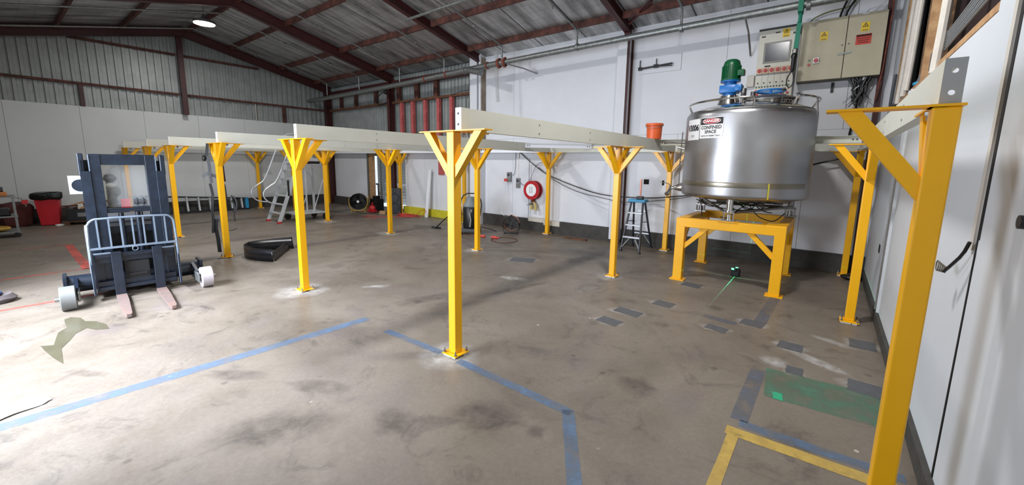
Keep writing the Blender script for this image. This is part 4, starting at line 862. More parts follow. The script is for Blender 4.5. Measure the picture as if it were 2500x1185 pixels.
for k in range(6):
    x = xa+.062+k*.104
    b = MB().box((x-.048, yf-.028, 3.835), (x+.048, yf, 3.945), .004).build('switch_plate', mat('switch_cream', rgb(214, 180, 150), .5) if k == 0 else bpy.data.materials['switch_cream'], cp, True)
    MB().cyl((x, yf-.045, 3.892), (x, yf-.028, 3.892), .036, n=20).box((x-.007, yf-.058, 3.865), (x+.007, yf-.045, 3.92)).build('rotary_switch', 'red', b, True)
    MB().cyl((x-.01, yf-.012, 3.66), (x-.01, yf, 3.66), .013, n=14).build('key_switch', 'black', cp, True)
    MB().cyl((x-.01, yf-.02, 3.44), (x-.01, yf, 3.44), .023, n=16).build('push_button', 'red', cp, True)
MB().box((xa+.01, yf-.026, 3.815), (xb-.01, yf, 3.832)).build('switch_rail', 'grey', cp, True)
for k in range(12):
    x = xa+.03+k*.05
    MB().cyl((x, yf-.01, 3.585), (x, yf, 3.585), .015, n=12).build('green_lamp', mat('lamp_green', rgb(40, 84, 60), .3) if k == 0 else bpy.data.materials['lamp_green'], cp, True)
    MB().cyl((x, yf-.01, 3.52), (x, yf, 3.52), .014, n=12).build('red_lamp', mat('lamp_red', rgb(190, 70, 66), .3) if k == 0 else bpy.data.materials['lamp_red'], cp, True)
ln = MB()
for k in range(1, 6): ln.box((xa+.01+k*.104, yf-.001, 3.47), (xa+.013+k*.104, yf+.001, 3.83))
ln.box((xa+.01, yf-.001, 3.385), (xb-.02, yf+.001, 3.388)).build('divider_lines', 'maroon', cp, True)
MB().cyl((xb-.06, yf-.01, 4.54), (xb-.06, yf, 4.54), .02, n=14).cyl((xb-.10, yf-.01, 3.40), (xb-.10, yf, 3.40), .018, n=14).build('door_lock', 'darkgrey', cp, True)
tag(MB().box((-1.56, YB-.12, 3.62), (-1.43, YB, 3.85), .01).box((-1.58, YB-.08, 3.66), (-1.56, YB-.02, 3.7)).build('junction_box', 'pvc', None, True, loc=(-1.5, YB, 3.62)), 'small grey junction box on the left side of the control panel', 'junction box')
sb = thing('switchboard', 'wide cream two-door switchboard cabinet right of the control panel', 'cabinet', (-.1, YB, 3.5))
x0, x1, z0, z1, yf = -.70, .50, 3.60, 4.66, YB-.30
MB().box((x0, yf+.03, z0), (x1, YB, z1)).build('cabinet_body', 'panel_side', sb, True)
d1 = MB().box((x0+.01, yf, z0+.005), (-.03, yf+.03, z1), .005).build('door', 'panel_c', sb, True); d2 = MB().box((-.02, yf, z0+.005), (x1, yf+.03, z1), .005).build('door', 'panel_c', sb, True)
MB().bar((-.12, yf-.01, 4.02), (.06, yf-.01, 4.03), .015, .03).cyl((-.05, yf-.02, 4.02), (-.05, yf, 4.02), .02).build('door_latch', 'galv', d1, True)
MB().cyl((-.07, yf-.006, 4.17), (-.07, yf, 4.17), .011).cyl((.02, yf-.006, 4.18), (.02, yf, 4.18), .011).build('door_lock', 'darkgrey', d1, True)
q = MB().box((-.47, yf-.03, 3.90), (-.38, yf, 4.0), .005).build('isolator_plate', 'signw', d1, True); MB().cyl((-.425, yf-.05, 3.95), (-.425, yf-.03, 3.95), .034, n=20).build('isolator_knob', 'red', q, True)
MB().cyl((-.53, yf-.01, 3.97), (-.53, yf, 3.97), .018, n=14).build('green_lamp', bpy.data.materials['lamp_green'], d1, True); MB().cyl((-.53, yf-.015, 3.89), (-.53, yf, 3.89), .022, n=14).build('push_button', 'red', d1, True)
warn(d1, -.35, 4.37, yf-.001); warn(d2, .22, 4.43, yf-.001)
cs = MB().box((.11, yf-.004, 4.14), (.32, yf, 4.31)).build('notice_sign', 'signorange', d2, True)
m = MB().box((.115, yf-.006, 4.27), (.315, yf-.004, 4.305))
for k in range(3): m.box((.125+.01*k, yf-.006, 4.235-k*.033), (.305-.01*k, yf-.004, 4.245-k*.033))
m.build('notice_print', 'maroon', cs, True)
MB().box((-.55, yf-.002, 4.635), (-.47, yf, 4.65)).box((.16, yf-.002, 4.64), (.24, yf, 4.655)).build('name_plate', 'signw', d1, True)
# cables above and below the switchboard
cm = MB(); rnd = random.Random(11)
for k in range(70):
    x = rnd.uniform(.06, .42); y = rnd.uniform(YB-.26, YB-.06); z = 3.60; P = [(x, y, z)]; L = rnd.uniform(.12, .5); dx = (.24-x)*.8+rnd.uniform(-.06, .06)
    for s_ in range(1, 5): P.append((x+dx*s_/4+rnd.uniform(-.03, .03), y+rnd.uniform(-.02, .02), z-L*s_/4))
    cm.tube(P, rnd.uniform(.006, .013), 5, smooth=1)
for k in range(10):
    a = rnd.uniform(0, 2*PI); cm.tube([(.25, YB-.16, 3.3), (.25+.12*math.cos(a), YB-.16+.03*math.sin(a), 3.25+.10*math.sin(a)), (.25+.2*math.cos(a), YB-.16, 3.18+.1*math.sin(a))], .004, 5)
cm.tube([(.27, YB-.15, 3.35), (.24, YB-.12, 3.0), (.22, YB-.06, 2.75), (.2, YB-.04, 2.5)], .02, 7, smooth=1)
tag(cm.build('cable_bundle', 'cable', None, True, loc=(.25, YB-.1, 3.6)), 'tangled black cables hanging out below the cream switchboard', 'cables', None, 'stuff')
tag(MB().tube([(.27, YB-.2, 3.60), (.24, YB-.22, 3.45), (.12, YB-.24, 3.33)], .01).tube([(.3, YB-.2, 3.6), (.30, YB-.22, 3.5)], .025).build('white_cable', 'wcable', None), 'pale pink-white cable end below the cream switchboard', 'cable')
for pts, mt_, lb in (([(-.16, YB-.12, 4.66), (-.14, YB-.12, 4.8), (-.02, YB-.1, 5.15)], 'cable', 'left of two thick black cables entering the top of the switchboard'), ([(-.08, YB-.12, 4.66), (-.05, YB-.12, 4.82), (.14, YB-.1, 5.15)], 'cable', 'right of two thick black cables entering the top of the switchboard')):
    tag(MB().tube(pts, .018, 8, smooth=2).build('supply_cable', mt_, None, True, loc=pts[0]), lb, 'cable')
tag(MB().tube([(-.62, YB-.1, 4.66), (-.56, YB-.1, 4.76), (-.35, YB-.1, 4.84), (-.02, YB-.1, 4.86), (.05, YB-.1, 4.95)], .012, 8, smooth=2).build('supply_cable', mat('olive_cable', rgb(110, 112, 60), .5), None), 'olive green cable arching over the switchboard', 'cable')
tag(MB().tube([(.2, YB-.15, 4.67), (.25, YB-.2, 4.76), (.36, YB-.2, 4.75), (.46, YB-.16, 4.85), (.5, YB-.12, 5.1)], .01, 8, smooth=2).tube([(.3, YB-.15, 4.67), (.35, YB-.2, 4.72), (.44, YB-.16, 4.84)], .008, 8, smooth=2).build('supply_cable', 'wcable', None), 'pale cable looping over the right end of the switchboard', 'cable')
tag(MB().tube([(.545, YB-.26, 5.3), (.55, YB-.26, 4.6), (.53, YB-.26, 3.7), (.49, YB-.2, 3.2)], .012, 8).build('supply_cable', 'rust', None), 'dark red cable hanging along the right edge of the switchboard', 'cable')
tag(MB().box((-.02, -.03, 0), (.02, .0, .18)).build('mounting_bracket', 'black', None, loc=(-.14, YB, 3.40)), 'small black bracket end below the switchboard', 'bracket')
# teal strap with hook
sp = thing('retractable_lifeline', 'green webbing strap with black fall arrester and hook hanging before the control panel', 'safety strap', (-.66, 9.0, 4.80))
MB().box((-.085, -.10, -.12), (-.01, .12, .14)).tube([(-.04, 0, -.1), (-.045, .0, -.28)], .03).build('webbing_loop', 'teal', sp); MB().bar((-.045, 0, -.26), (-.06, 0, -.71), .07, .012, (0, 1, 0)).build('webbing', 'teal', sp)
MB().tube([(-.07, 0, -.70), (-.10, 0, -.73), (-.095, 0, -.79), (-.05, 0, -.79), (-.045, 0, -.73)], .007, closed=True).build('karabiner', 'darkgrey', sp)
MB().ball((-.07, 0, -.84), .05, .035, .06).cyl((-.07, 0, -.86), (-.075, 0, -1.06), .038, .03, n=14).ball((-.075, 0, -1.08), .03, .03, .03).build('arrester_body', 'black', sp, smooth=True)
MB().tube([(-.08, 0, -1.09), (-.14, 0, -1.20), (-.14, 0, -1.32), (-.09, 0, -1.39), (-.035, 0, -1.31), (-.045, 0, -1.16)], .010, closed=True, smooth=1).build('snap_hook', 'black', sp, smooth=True)

# ------------------------------------------------------------------ items on the back wall
wbk = thing('wall_bracket', 'black metal arm bracket lying against the white wall between the two roof columns', 'bracket', (-3.5, YB-.02, 4.28))
MB().bar((-3.9, YB-.05, 4.27), (-3.12, YB-.05, 4.31), .03, .035).bar((-3.45, YB-.06, 4.28), (-3.12, YB-.06, 4.26), .02, .02).box((-3.92, YB-.06, 4.24), (-3.84, YB, 4.31)).box((-3.55, YB-.07, 4.26), (-3.45, YB, 4.33)).build('arm', 'black', wbk, True); MB().box((-3.895, YB-.04, 4.28), (-3.88, YB-.02, 4.47)).box((-3.505, YB-.04, 4.30), (-3.49, YB-.02, 4.46)).build('upright', 'black', wbk, True)
sm = MB().box((-2.94, YB-.004, 4.15), (-2.93, YB, 4.52)).box((-3.9, YB-.004, 4.15), (-2.94, YB, 4.155)); sm.build('panel_edge', 'grey', wback)
hr = thing('hose_reel', 'red round hose reel with white centre on the white back wall', 'hose reel', (-6.89, YB-.01, 1.22))
MB().cyl((0, -.21, 0), (0, -.165, 0), .275, n=48).build('front_disc', 'red', hr, smooth=True)
MB().cyl((0, -.165, 0), (0, -.05, 0), .22, n=40).torus((0, -.13, 0), .235, .02, 'y').torus((0, -.09, 0), .235, .02, 'y').build('hose_coil', mat('dark_red_hose', rgb(90, 18, 24), .5), hr, smooth=True); MB().cyl((0, -.05, 0), (0, -.02, 0), .27, n=40).build('back_disc', 'red', hr, smooth=True)
lbm = MB().cyl((0, -.216, 0), (0, -.21, 0), .18, n=40).build('instruction_label', 'signw', hr)
for x in (-.04, .03):
    m = MB()
    for k in range(5): m.box((x-.018, -.218, .08-k*.04), (x+.018, -.216, .095-k*.04))
    m.build('label_print', 'darkgrey', lbm)
MB().box((-.05, -.13, -.37), (.03, -.08, -.24)).cyl((-.02, -.1, -.36), (.06, -.1, -.36), .03, n=12).build('hose_nozzle', 'rust', hr); MB().tube([(-.17, -.12, -.2), (-.16, -.12, -.36), (-.08, -.12, -.42)], .014, smooth=1).cyl((-.12, -.1, -.42), (.0, -.1, -.42), .028, n=12).tube([(-.22, -.12, -.46), (-.1, -.1, -.43)], .01).build('stop_valve', 'steel_d', hr)
MB().box((-.07, -.16, -.58), (.0, -.10, -.45)).box((.08, -.16, -.60), (.15, -.1, -.44)).cyl((.1, -.12, -.45), (.04, -.12, -.36), .03, n=10).build('valve_tag', 'brass', hr); MB().box((-.02, -.06, -.3), (.02, 0, .0)).build('wall_mount', 'red', hr)
ac = struct(MB().box((-7.08, YB-.02, .33), (-7.05, YB, 1.98)).box((-7.05, YB-.02, 1.95), (-5.9, YB, 1.98)).box((-7.6, YB-.035, .36), (-7.12, YB, 2.15)).build('trim_3', 'wall'))
struct(MB().box((-7.05, YB-.12, .28), (-6.4, YB-.02, .40)).box((-6.5, YB-.12, .22), (-5.95, YB-.02, .36)).jitter(.008, 5).build('trim_4', 'pvc'))
def outlet(x, z, label):
    t = thing('power_outlet', label, 'outlet', (x, YB-.005, z), 0, 'industrial power outlets')
    MB().box((-.075, -.07, -.15), (.075, 0, .15), .012).build('outlet_box', 'grey', t)
    MB().cyl((-.0, -.09, .07), (0, -.07, .07), .042, n=20).build('socket', 'darkgrey', t); MB().cyl((-.0, -.09, -.07), (0, -.07, -.07), .045, n=20).build('switch_dial', 'screenframe', t)
    return t
outlet(-7.86, 1.57, 'left grey power outlet on the white wall with a cord to the fan'); outlet(-7.50, 1.40, 'right grey power outlet on the white wall beside the hose reel')
tag(MB().tube([(-7.86, YB-.10, 1.50), (-7.98, YB-.12, 1.46), (-7.93, YB-.14, 1.35), (-7.9, YB-.2, .9), (-7.75, YB-.6, .6), (-7.3, YB-.95, .49)], .007, 6, smooth=2).build('fan_cord', 'wcable', None), 'thin white cord hanging from the left outlet to the floor fan', 'cord')
tag(MB().box((-8.0, YB-.13, 1.43), (-7.88, YB-.09, 1.52), .01).build('power_plug', 'redcord', None), 'red-white plug in the left power outlet', 'plug')
tag(MB().tube([(-7.62, YB-.04, 2.4), (-7.6, YB-.06, 1.9), (-7.63, YB-.07, 1.65), (-7.75, YB-.08, 1.62)], .009, 6, smooth=2).build('outlet_cable', 'gcable', None), 'grey cable dropping from the platform to the left power outlet', 'cable')
tag(MB().cyl((-7.50, YB-.03, 1.55), (-7.50, YB-.03, 2.5), .013).build('wall_conduit', 'pvc', None), 'thin vertical conduit rising from the right power outlet', 'conduit')
tag(MB().tube([(-7.46, YB-.08, 1.45), (-7.25, YB-.08, 1.30), (-7.0, YB-.08, 1.55), (-6.85, YB-.08, 1.95), (-6.6, YB-.08, 2.05), (-6.45, YB-.07, 1.90)], .008, 6, smooth=2).build('outlet_cable', 'gcable', None), 'grey cable looping over the hose reel from the right power outlet', 'cable')
tag(MB().tube([(-7.45, YB-.06, 2.32), (-6.9, YB-.1, 1.95), (-6.4, YB-.1, 1.66), (-5.2, YB-.1, 1.30), (-4.4, YB-.33, 1.20), (-3.4, YB-.13, 1.20), (-2.75, YB-.4, 1.30), (-2.0, YB-.9, 1.42)], .013, 8, smooth=2).build('power_cable', 'cable', None), 'thick black cable sagging along the back wall to the tank', 'cable')
tag(MB().tube([(-6.75, YB-.07, 1.88), (-6.2, YB-.09, 1.52), (-5.4, YB-.09, 1.22), (-4.5, YB-.33, 1.14), (-4.0, YB-.33, 1.06), (-3.3, YB-.1, 1.14), (-2.7, YB-.4, 1.25), (-2.1, YB-.8, 1.40)], .008, 8, smooth=2).build('power_cable', 'cable', None), 'thin black cable sagging just below the thick one along the back wall', 'cable')
MB().box((-3.63, YB-.004, 1.53), (-3.5, YB+.01, 1.65)).box((-3.18, YB-.004, 1.52), (-3.13, YB+.01, 1.64)).build('wall_hole', 'black_gap', wback)
tag(MB().tube([(.22, 9.62, 2.20), (-.2, 9.66, 2.08), (-.5, 9.7, 1.98)], .015).build('power_cable', 'cable', None), 'short black cable slanting down behind the right side of the tank', 'cable')
tag(MB().tube([(-.04, 0, .37), (-.03, -.01, -.4), (.02, -.01, -1.0)], .05, 4).build('clear_strip', 'clearpvc', None, loc=(-7.75, 9.1, 4.72)), 'translucent plastic strip hanging from the pipe beside the rusty coupling', 'plastic strip')
tag(MB().tube([(-9.6, YB-.15, 4.9), (-9.42, YB-.2, 4.92), (-9.40, YB-.2, 4.8)], .03, 8).build('red_bracket', 'red', None), 'small red bent bracket at the end of the eaves beam by the white wall', 'bracket')
tag(MB().tube([(-9.5, YB-.1, 4.85), (-9.47, YB-.12, 4.4), (-9.6, YB-.12, 4.2), (-9.62, YB-.12, 3.2)], .008, 6, smooth=1).tube([(-9.47, YB-.12, 4.3), (-9.9, YB-.14, 4.28), (-10.3, YB-.14, 4.22)], .008, 6, smooth=1).tube([(-9.5, YB-.12, 4.2), (-9.48, YB-.12, 3.2)], .006).build('loose_wire', 'cable', None), 'loose black wires hanging left of the white wall edge', 'wire')
tag(MB().tube([(-13.73, YB-.27, 4.62), (-14.1, YB-.3, 4.55), (-14.4, YB-.3, 4.3), (-14.2, YB-.28, 4.12), (-13.73, YB-.27, 4.2)], .018, 8, smooth=2).ball((-13.73, YB-.29, 4.6), .09, .08, .09).build('cable_coil', 'cable', None), 'black cable looped over the steel column beside the doorway', 'cable')
pl = tag(MB().prism([(-.07, 0, 0), (.07, 0, 0), (.07, .035, 0), (-.07, .035, 0)], (0.02, .20, 1.72)).build('white_plank', 'white', None, loc=(-11.45, YB-.36, 0)), 'long white plank leaning on the wall behind the red cord', 'plank')
tag(MB().box((-.33, -.07, 0), (.33, .07, .03)).jitter(.004).build('floor_plank', 'browntimber', None, loc=(-5.23, 9.38, 0), rz=.05), 'short brown board lying on the floor by the back wall', 'board')
# right-wall things
tag(MB().tube([(XR-.03, 3.30, 1.60), (XR-.04, 3.34, 1.52), (XR-.06, 3.45, 1.43), (XR-.07, 3.52, 1.38)], .009, 8, smooth=1).build('wall_cable', 'cable', None), 'black cable stub coming out of the joint in the near right wall', 'cable')
cw = MB(); rnd = random.Random(5)
for k in range(5): cw.torus((XR-.06-.008*k, 3.56+.006*k, 1.385+k*.004), .020+.003*k, .0035, 'x', 18, 5)
tag(cw.build('coiled_wire', mat('bare_wire', rgb(120, 112, 96), .4, .6), None), 'small coil of bare wire hanging on the near right wall', 'wire')
tag(MB().cyl((XR, 2.70, 1.78), (XR-.02, 2.70, 1.78), .03, n=16).build('cable_grommet', 'black', None), 'black round fitting at the very right edge of the near wall', 'fitting')
lb2 = ['leftmost', 'second', 'third', 'rightmost thick']
for k, (y, r, m_, z0) in enumerate(((8.3, .035, 'pvc', 2.95), (7.75, .035, 'pvc', 2.98), (7.5, .03, 'pvc', 3.02), (5.55, .04, 'pvc', 2.9))):
    tag(MB().tube([(XR+.03, y, 5.5), (XR-.0, y, 3.3), (XR-.01, y, z0)], r, 10).build('wall_conduit', m_, None), '%s white conduit in the open cavity high on the right wall' % lb2[k], 'conduit', 'conduits in the wall opening')
cc = MB(); rnd = random.Random(8)
for k in range(7):
    y0 = 4.0+rnd.uniform(-.1, .2); cc.tube([(XR+.06, y0-.2, 3.2+k*.03), (XR+.03, 4.9+k*.05, 3.12+k*.02), (XR+.04, 6.1, 3.08+.03*k), (XR+.06, 7.3, 3.03+.01*k)], .010, 6, smooth=1)
tag(cc.build('cable_bundle', 'gcable', None), 'bundle of grey cables lying along the sill of the wall opening', 'cables', None, 'stuff')
tag(MB().tube([(XR-.02, 9.05, 3.5), (XR-.03, 9.1, 3.1), (XR-.03, 9.0, 2.94), (XR-.02, 8.55, 2.98)], .02, 8, smooth=1).build('wall_cable', 'darkgrey', None), 'black hose bend at the lower corner of the wall opening', 'cable')
tag(MB().ball((0, 0, 0), .05, .06, .03).build('blue_tie', 'ladder_blue', None, loc=(XR+.05, 7.1, 3.04)), 'blue plastic piece on the sill of the wall opening', 'plastic piece')
tag(MB().tube([(.60, 9.3, 0.02), (.58, 9.45, .5), (.55, 9.6, 1.0)], .025).ball((.5, 9.3, .05), .16, .12, .05).build('black_pole', 'cable', None), 'black pole and bag standing in the dark corner behind the tank stand', 'pole')

# ------------------------------------------------------------------ ladders
sl = thing('step_ladder', 'small black step ladder with blue top between yellow posts by the back wall', 'ladder', (-3.5, 9.25, 0))
def S(m, n, mt, p=None): return m.build(n, mt, p or sl, True)
ft = {('f', -1): (-3.72, 8.87), ('f', 1): (-3.25, 8.80), ('r', -1): (-3.70, 9.56), ('r', 1): (-3.26, 9.62)}
tp = {('f', -1): (-3.62, 9.12), ('f', 1): (-3.34, 9.10), ('r', -1): (-3.61, 9.25), ('r', 1): (-3.35, 9.25)}
for k in ft:
    a = ft[k]+(0.02,); b = tp[k]+(1.16,); S(MB().bar(a, b, .03, .055, (0, 1, 0)), 'front_rail' if k[0] == 'f' else 'rear_rail', 'dkblue'); S(MB().box((a[0]-.025, a[1]-.035, 0), (a[0]+.025, a[1]+.035, .03)), 'foot', 'rubber')
S(MB().box((-3.68, 9.05, 1.14), (-3.28, 9.30, 1.21), .012), 'ladder_top', 'ladder_blue')
for z in (.32, .60, .88):
    t_ = z/1.16; yl = 8.84+(9.11-8.84)*t_; xl = -3.72+.10*t_; xr = -3.25-.09*t_
    S(MB().box((xl, yl-.045, z), (xr, yl+.045, z+.03), .004), 'step', 'alu')
    yr = 9.58-(9.58-9.25)*t_; S(MB().box((xl+.02, yr-.012, z+.03), (xr-.02, yr+.012, z+.06)), 'rear_brace', 'alu')
for a, b in (((-3.70, 8.87, .10), (-3.55, 8.93, .31)), ((-3.27, 8.82, .10), (-3.42, 8.93, .31)), ((-3.68, 9.55, .1), (-3.55, 9.5, .33)), ((-3.28, 9.58, .1), (-3.42, 9.5, .33))): S(MB().bar(a, b, .025, .012), 'corner_brace', 'alu')
S(MB().bar((-3.66, 9.0, .70), (-3.66, 9.40, .66), .012, .02), 'spreader', 'darkgrey'); S(MB().bar((-3.30, 9.0, .70), (-3.30, 9.40, .66), .012, .02), 'spreader', 'darkgrey')
lr = thing('laser_stand_rod', 'copper coloured rod on a black base standing on the blue-topped step ladder', 'rod', (-3.44, 9.17, 1.21))
MB().box((-.075, -.05, 0), (.075, .05, .07), .01).build('base_block', 'black', lr); MB().bar((0, 0, .07), (0, 0, .46), .03, .035, (0, 1, 0)).build('rod', 'copper', lr)
# platform ladder (aluminium)
pl = thing('platform_ladder', 'aluminium mobile platform ladder with handrails behind the front posts', 'platform ladder', (-13.9, 6.2, 0))
def Pp(m, n, mt='alu', p=None, sm_=False): return m.build(n, mt, p or pl, True, smooth=sm_)
# stairs rise in +Y direction: foot at y 5.4, platform y 6.0-6.8 ; width in x -14.42..-13.6
xl, xr = -14.42, -13.60; yb, yt, ztp = 5.42, 6.12, 1.93
for x in (xl, xr): st_ = Pp(MB().bar((x, yb, .03), (x, yt, ztp), .04, .10, (0, -1, .3)), 'stile'); Pp(MB().box((x-.03, yb-.07, 0), (x+.03, yb+.06, .05)), 'foot', 'red', st_)
for k in range(1, 7):
    t_ = k/7; Pp(MB().box((xl, yb+(yt-yb)*t_-.06, ztp*t_), (xr, yb+(yt-yb)*t_+.06, ztp*t_+.03)), 'tread')
Pp(MB().box((xl, yt-.05, ztp-.05), (xr, 6.95, ztp+.02)), 'platform'); Pp(MB().box((xr-.01, yt, ztp-.1), (xr+.01, 6.95, ztp+.12)).box((xl-.01, yt, ztp-.1), (xl+.01, 6.95, ztp+.12)), 'kick_board')
for x in (xl, xr): Pp(MB().bar((x, 6.93, .12), (x, 6.93, 2.9), .06, .06, (0, 1, 0)), 'rear_post')
Pp(MB().box((xl, 5.9, .22), (xr, 6.95, .26)), 'base_deck')
for x in (xl, xr): Pp(MB().tube([(x, 6.5, .25), (x, 6.9, 1.4), (x, 6.45, 1.88)], .015, 8), 'diagonal_brace'); Pp(MB().bar((x, 6.3, 1.88), (x, 6.3, .25), .04, .04, (0, 1, 0)), 'middle_post')
for x in (xl-.05, xr+.05):
    Pp(MB().tube([(x, yb+.05, .62), (x, yb-.25, .66), (x, yb-.42, .85), (x, yb-.40, 1.05), (x, yb-.2, 1.2), (x, yb+.0, 1.32), (x, yt-.3, 2.3), (x, yt-.05, 2.85), (x, 6.9, 2.88)], .02, 8, smooth=2), 'handrail', sm_=True)
for x, y in ((xl, 6.93), (xr, 6.93), (xl+.1, 6.0)): Pp(MB().cyl((x-.03, y-.02, .10), (x+.03, y-.02, .10), .10, n=20), 'castor_wheel', 'black')
Pp(MB().box((xr+.022, 5.72, .85), (xr+.026, 5.78, 1.35)), 'label_strip', 'signk'); Pp(MB().box((xr+.012, 6.2, ztp-.06), (xr+.016, 6.8, ztp+.02)), 'label_strip', 'signk')
tag(MB().ball((-14.0, 6.55, 2.02), .14, .1, .06).ball((-13.85, 6.6, 2.0), .1, .1, .05).build('red_tool', 'red', None), 'red tool lying on top of the platform ladder', 'tool')
# lying extension ladder by the gable
xl_ = -18.42
ll_ = thing('lying_ladder', 'black ladder with aluminium rungs lying on edge along the gable wall', 'ladder', (xl_, 4.6, 0))
r1 = MB().bar((xl_, 3.05, .05), (xl_, 6.25, .05), .04, .07).build('lower_rail', 'dkblue', ll_, True); MB().bar((xl_-.1, 3.05, .68), (xl_-.03, 6.25, .44), .04, .05).build('upper_rail', 'dkblue', ll_, True)
for k in range(9):
    y = 3.25+k*.345; zt = .68-.24*(y-3.05)/3.2; MB().bar((xl_+.02, y, .07), (xl_-.06, y, zt), .10, .05, (0, 1, 0)).build('rung', 'alu', ll_, True)
MB().box((xl_-.08, 6.13, .05), (xl_+.05, 6.24, .46), .01).build('end_cap', 'ladder_blue', ll_, True)

# ------------------------------------------------------------------ fans, vacuum, cords
def ring_fan(name, label, loc, rz, R, D, m_ring, m_frame, blades_m, stand):
    t = thing(name, label, 'fan', loc, rz); h = R+stand
    MB().lathe([(R, -D/2), (R+.012, -D/2), (R+.012, D/2), (R, D/2), (R-.004, D/2), (R-.004, -D/2)], 48, (0, 0, h), 'y').build('housing', m_ring, t, smooth=True)
    MB().torus((0, -D/2, h), R+.006, .012, 'y').build('front_rim', 'black', t, smooth=True)
    g = MB()
    for k in range(1, 6): g.torus((0, -D/2-.012, h), R*k/6, .0035, 'y', 36, 5)
    for k in range(10): a = 2*PI*k/10; g.tube([(.03*math.cos(a), -D/2-.015, h+.03*math.sin(a)), (R*math.cos(a), -D/2, h+R*math.sin(a))], .003, 5)
    g.build('front_grille', 'black', t)
    b = MB()
    for k in range(4):
        a = 2*PI*k/4; c, s_ = math.cos(a), math.sin(a); c2, s2 = math.cos(a+.75), math.sin(a+.75); R1 = R*.88
        b.prism([(.05*c, -.03, h+.05*s_), (R1*c, -.05, h+R1*s_), (R1*c2, .03, h+R1*s2), (.05*c2, .02, h+.05*s2)], (0, .006, 0))
    b.cyl((0, -D*.3, h), (0, D*.3, h), R*.22, n=20).build('fan_blades', blades_m, t)
    MB().tube([(-R-.02, 0, h), (-R-.04, -.02, h*.6), (-R*.85, -.10, .03), (R*.85, -.10, .03), (R+.04, -.02, h*.6), (R+.02, 0, h)], .014, 8).tube([(-R*.85, -.16, .015), (-R*.85, .16, .015)], .016).tube([(R*.85, -.16, .015), (R*.85, .16, .015)], .016).cyl((-R-.05, 0, h), (-R+.01, 0, h), .025).cyl((R-.01, 0, h), (R+.05, 0, h), .025).build('stand', m_frame, t, smooth=True)
    return t
fo = ring_fan('floor_fan', 'orange and black floor fan below the power outlets', (-7.08, 8.95, 0), math.radians(32), .215, .20, 'dorange', 'black', 'darkgrey', .075)
MB().lathe([(0, 0), (.03, 0), (.03, .03), (0, .03)], 14, (0, 0, .505)).build('carry_knob', 'black', fo)
fd = ring_fan('drum_fan', 'large black drum fan with yellow tubular stand on the floor left of the doorway', (-14.75, 8.85, 0), math.radians(48), .30, .26, 'black', 'fanyellow', 'rubber', .10)
MB().cyl((0, .09, .40), (0, .11, .40), .30, n=40).build('rear_plate', 'rubber', fd)
MB().tube([(-.34, -.05, .55), (-.36, -.10, .30), (-.22, -.20, .05), (.22, -.20, .05), (.36, -.10, .30), (.34, -.05, .55)], .016, 8, smooth=2).build('front_hoop', 'fanyellow', fd, smooth=True)
MB().lathe([(0, -.02), (.05, -.02), (.05, .0), (0, .0)], 14, (0, -.15, .40), 'y').build('hub_badge', 'signw', fd)
MB().tube([(.36, .05, .62), (.40, .1, .4), (.30, .12, .05)], .015, smooth=1).build('handle_tube', 'fanyellow', fd)
vc_ = thing('vacuum_cleaner', 'black wet and dry vacuum cleaner with grey head on a trolley between two yellow posts', 'vacuum cleaner', (-7.95, 8.2, 0), math.radians(35))
MB().lathe([(0, .16), (.20, .16), (.22, .2), (.22, .72), (.20, .76), (0, .76)], 36).build('drum', 'black', vc_, smooth=True); MB().lathe([(.21, .76), (.22, .78), (.20, .84), (.15, .90), (.14, 1.0), (.10, 1.04), (0, 1.05)], 32).build('motor_head', mat('vac_head', rgb(110, 118, 120), .5), vc_, smooth=True)
MB().tube([(-.26, .05, .5), (-.31, .05, .9), (-.18, .05, 1.13), (.18, .05, 1.13), (.31, .05, .9), (.26, .05, .5)], .018, 8, smooth=1).build('push_handle', 'black', vc_, smooth=True)
MB().box((-.25, -.26, .06), (.25, .25, .16), .02).build('trolley', 'darkgrey', vc_)
for x, y in ((-.22, -.2), (.22, -.2), (-.24, .2), (.24, .2)): MB().cyl((x-.02, y, .06), (x+.02, y, .06), .06, n=16).build('castor_wheel', 'rubber', vc_)
MB().tube([(0, -.22, .62), (.04, -.26, .4), (.02, -.27, .22)], .022).build('drain_hose', 'grey', vc_)
MB().cyl((.04, -.20, .62), (.05, -.25, .68), .03).build('hose_port', 'grey', vc_)
tag(MB().bar((-9.38, 8.18, .03), (-9.38, 8.18+.0, .031), .3, .08).box((-9.55, 8.12, 0), (-9.2, 8.2, .035), .008).tube([(-9.36, 8.17, .03), (-9.1, 8.2, .25), (-8.75, 8.22, .5)], .016).build('vacuum_nozzle', 'black', None), 'black floor nozzle on a wand lying left of the vacuum cleaner', 'nozzle')
tag(MB().tube([(-8.75, 8.22, .5), (-8.5, 8.3, .6), (-8.35, 8.2, .35), (-8.25, 8.1, .2), (-8.12, 8.0, .5)], .022, 8, smooth=2).build('vacuum_hose', 'darkgrey', None), 'dark vacuum hose curving from the wand to the drum', 'hose')
def coil(seed, cx, cy, n, rx, ry, m_, label, name='extension_cord', r=.009, z=.012, extra=()):
    rnd = random.Random(seed); P = []
    for k in range(n*12):
        a = 2*PI*k/12; q = 1+.35*math.sin(a*.37+seed)+rnd.uniform(-.06, .06); P.append((cx+rx*q*math.cos(a)+.05*math.sin(k*.2), cy+ry*q*math.sin(a), z+.012*(k//12)*.5+rnd.uniform(0, .008)))
    P += list(extra)
    return tag(MB().tube(P, r, 6, smooth=1).build(name, m_, None, smooth=True), label, 'cord')
coil(1, -12.2, 9.25, 6, .42, .20, 'redcord', 'tangled red extension cord on the floor in front of the yellow kerb', extra=((-12.3, 8.7, .012), (-12.9, 8.4, .01), (-13.3, 8.3, .01), (-13.1, 8.0, .01), (-12.4, 8.1, .01)))
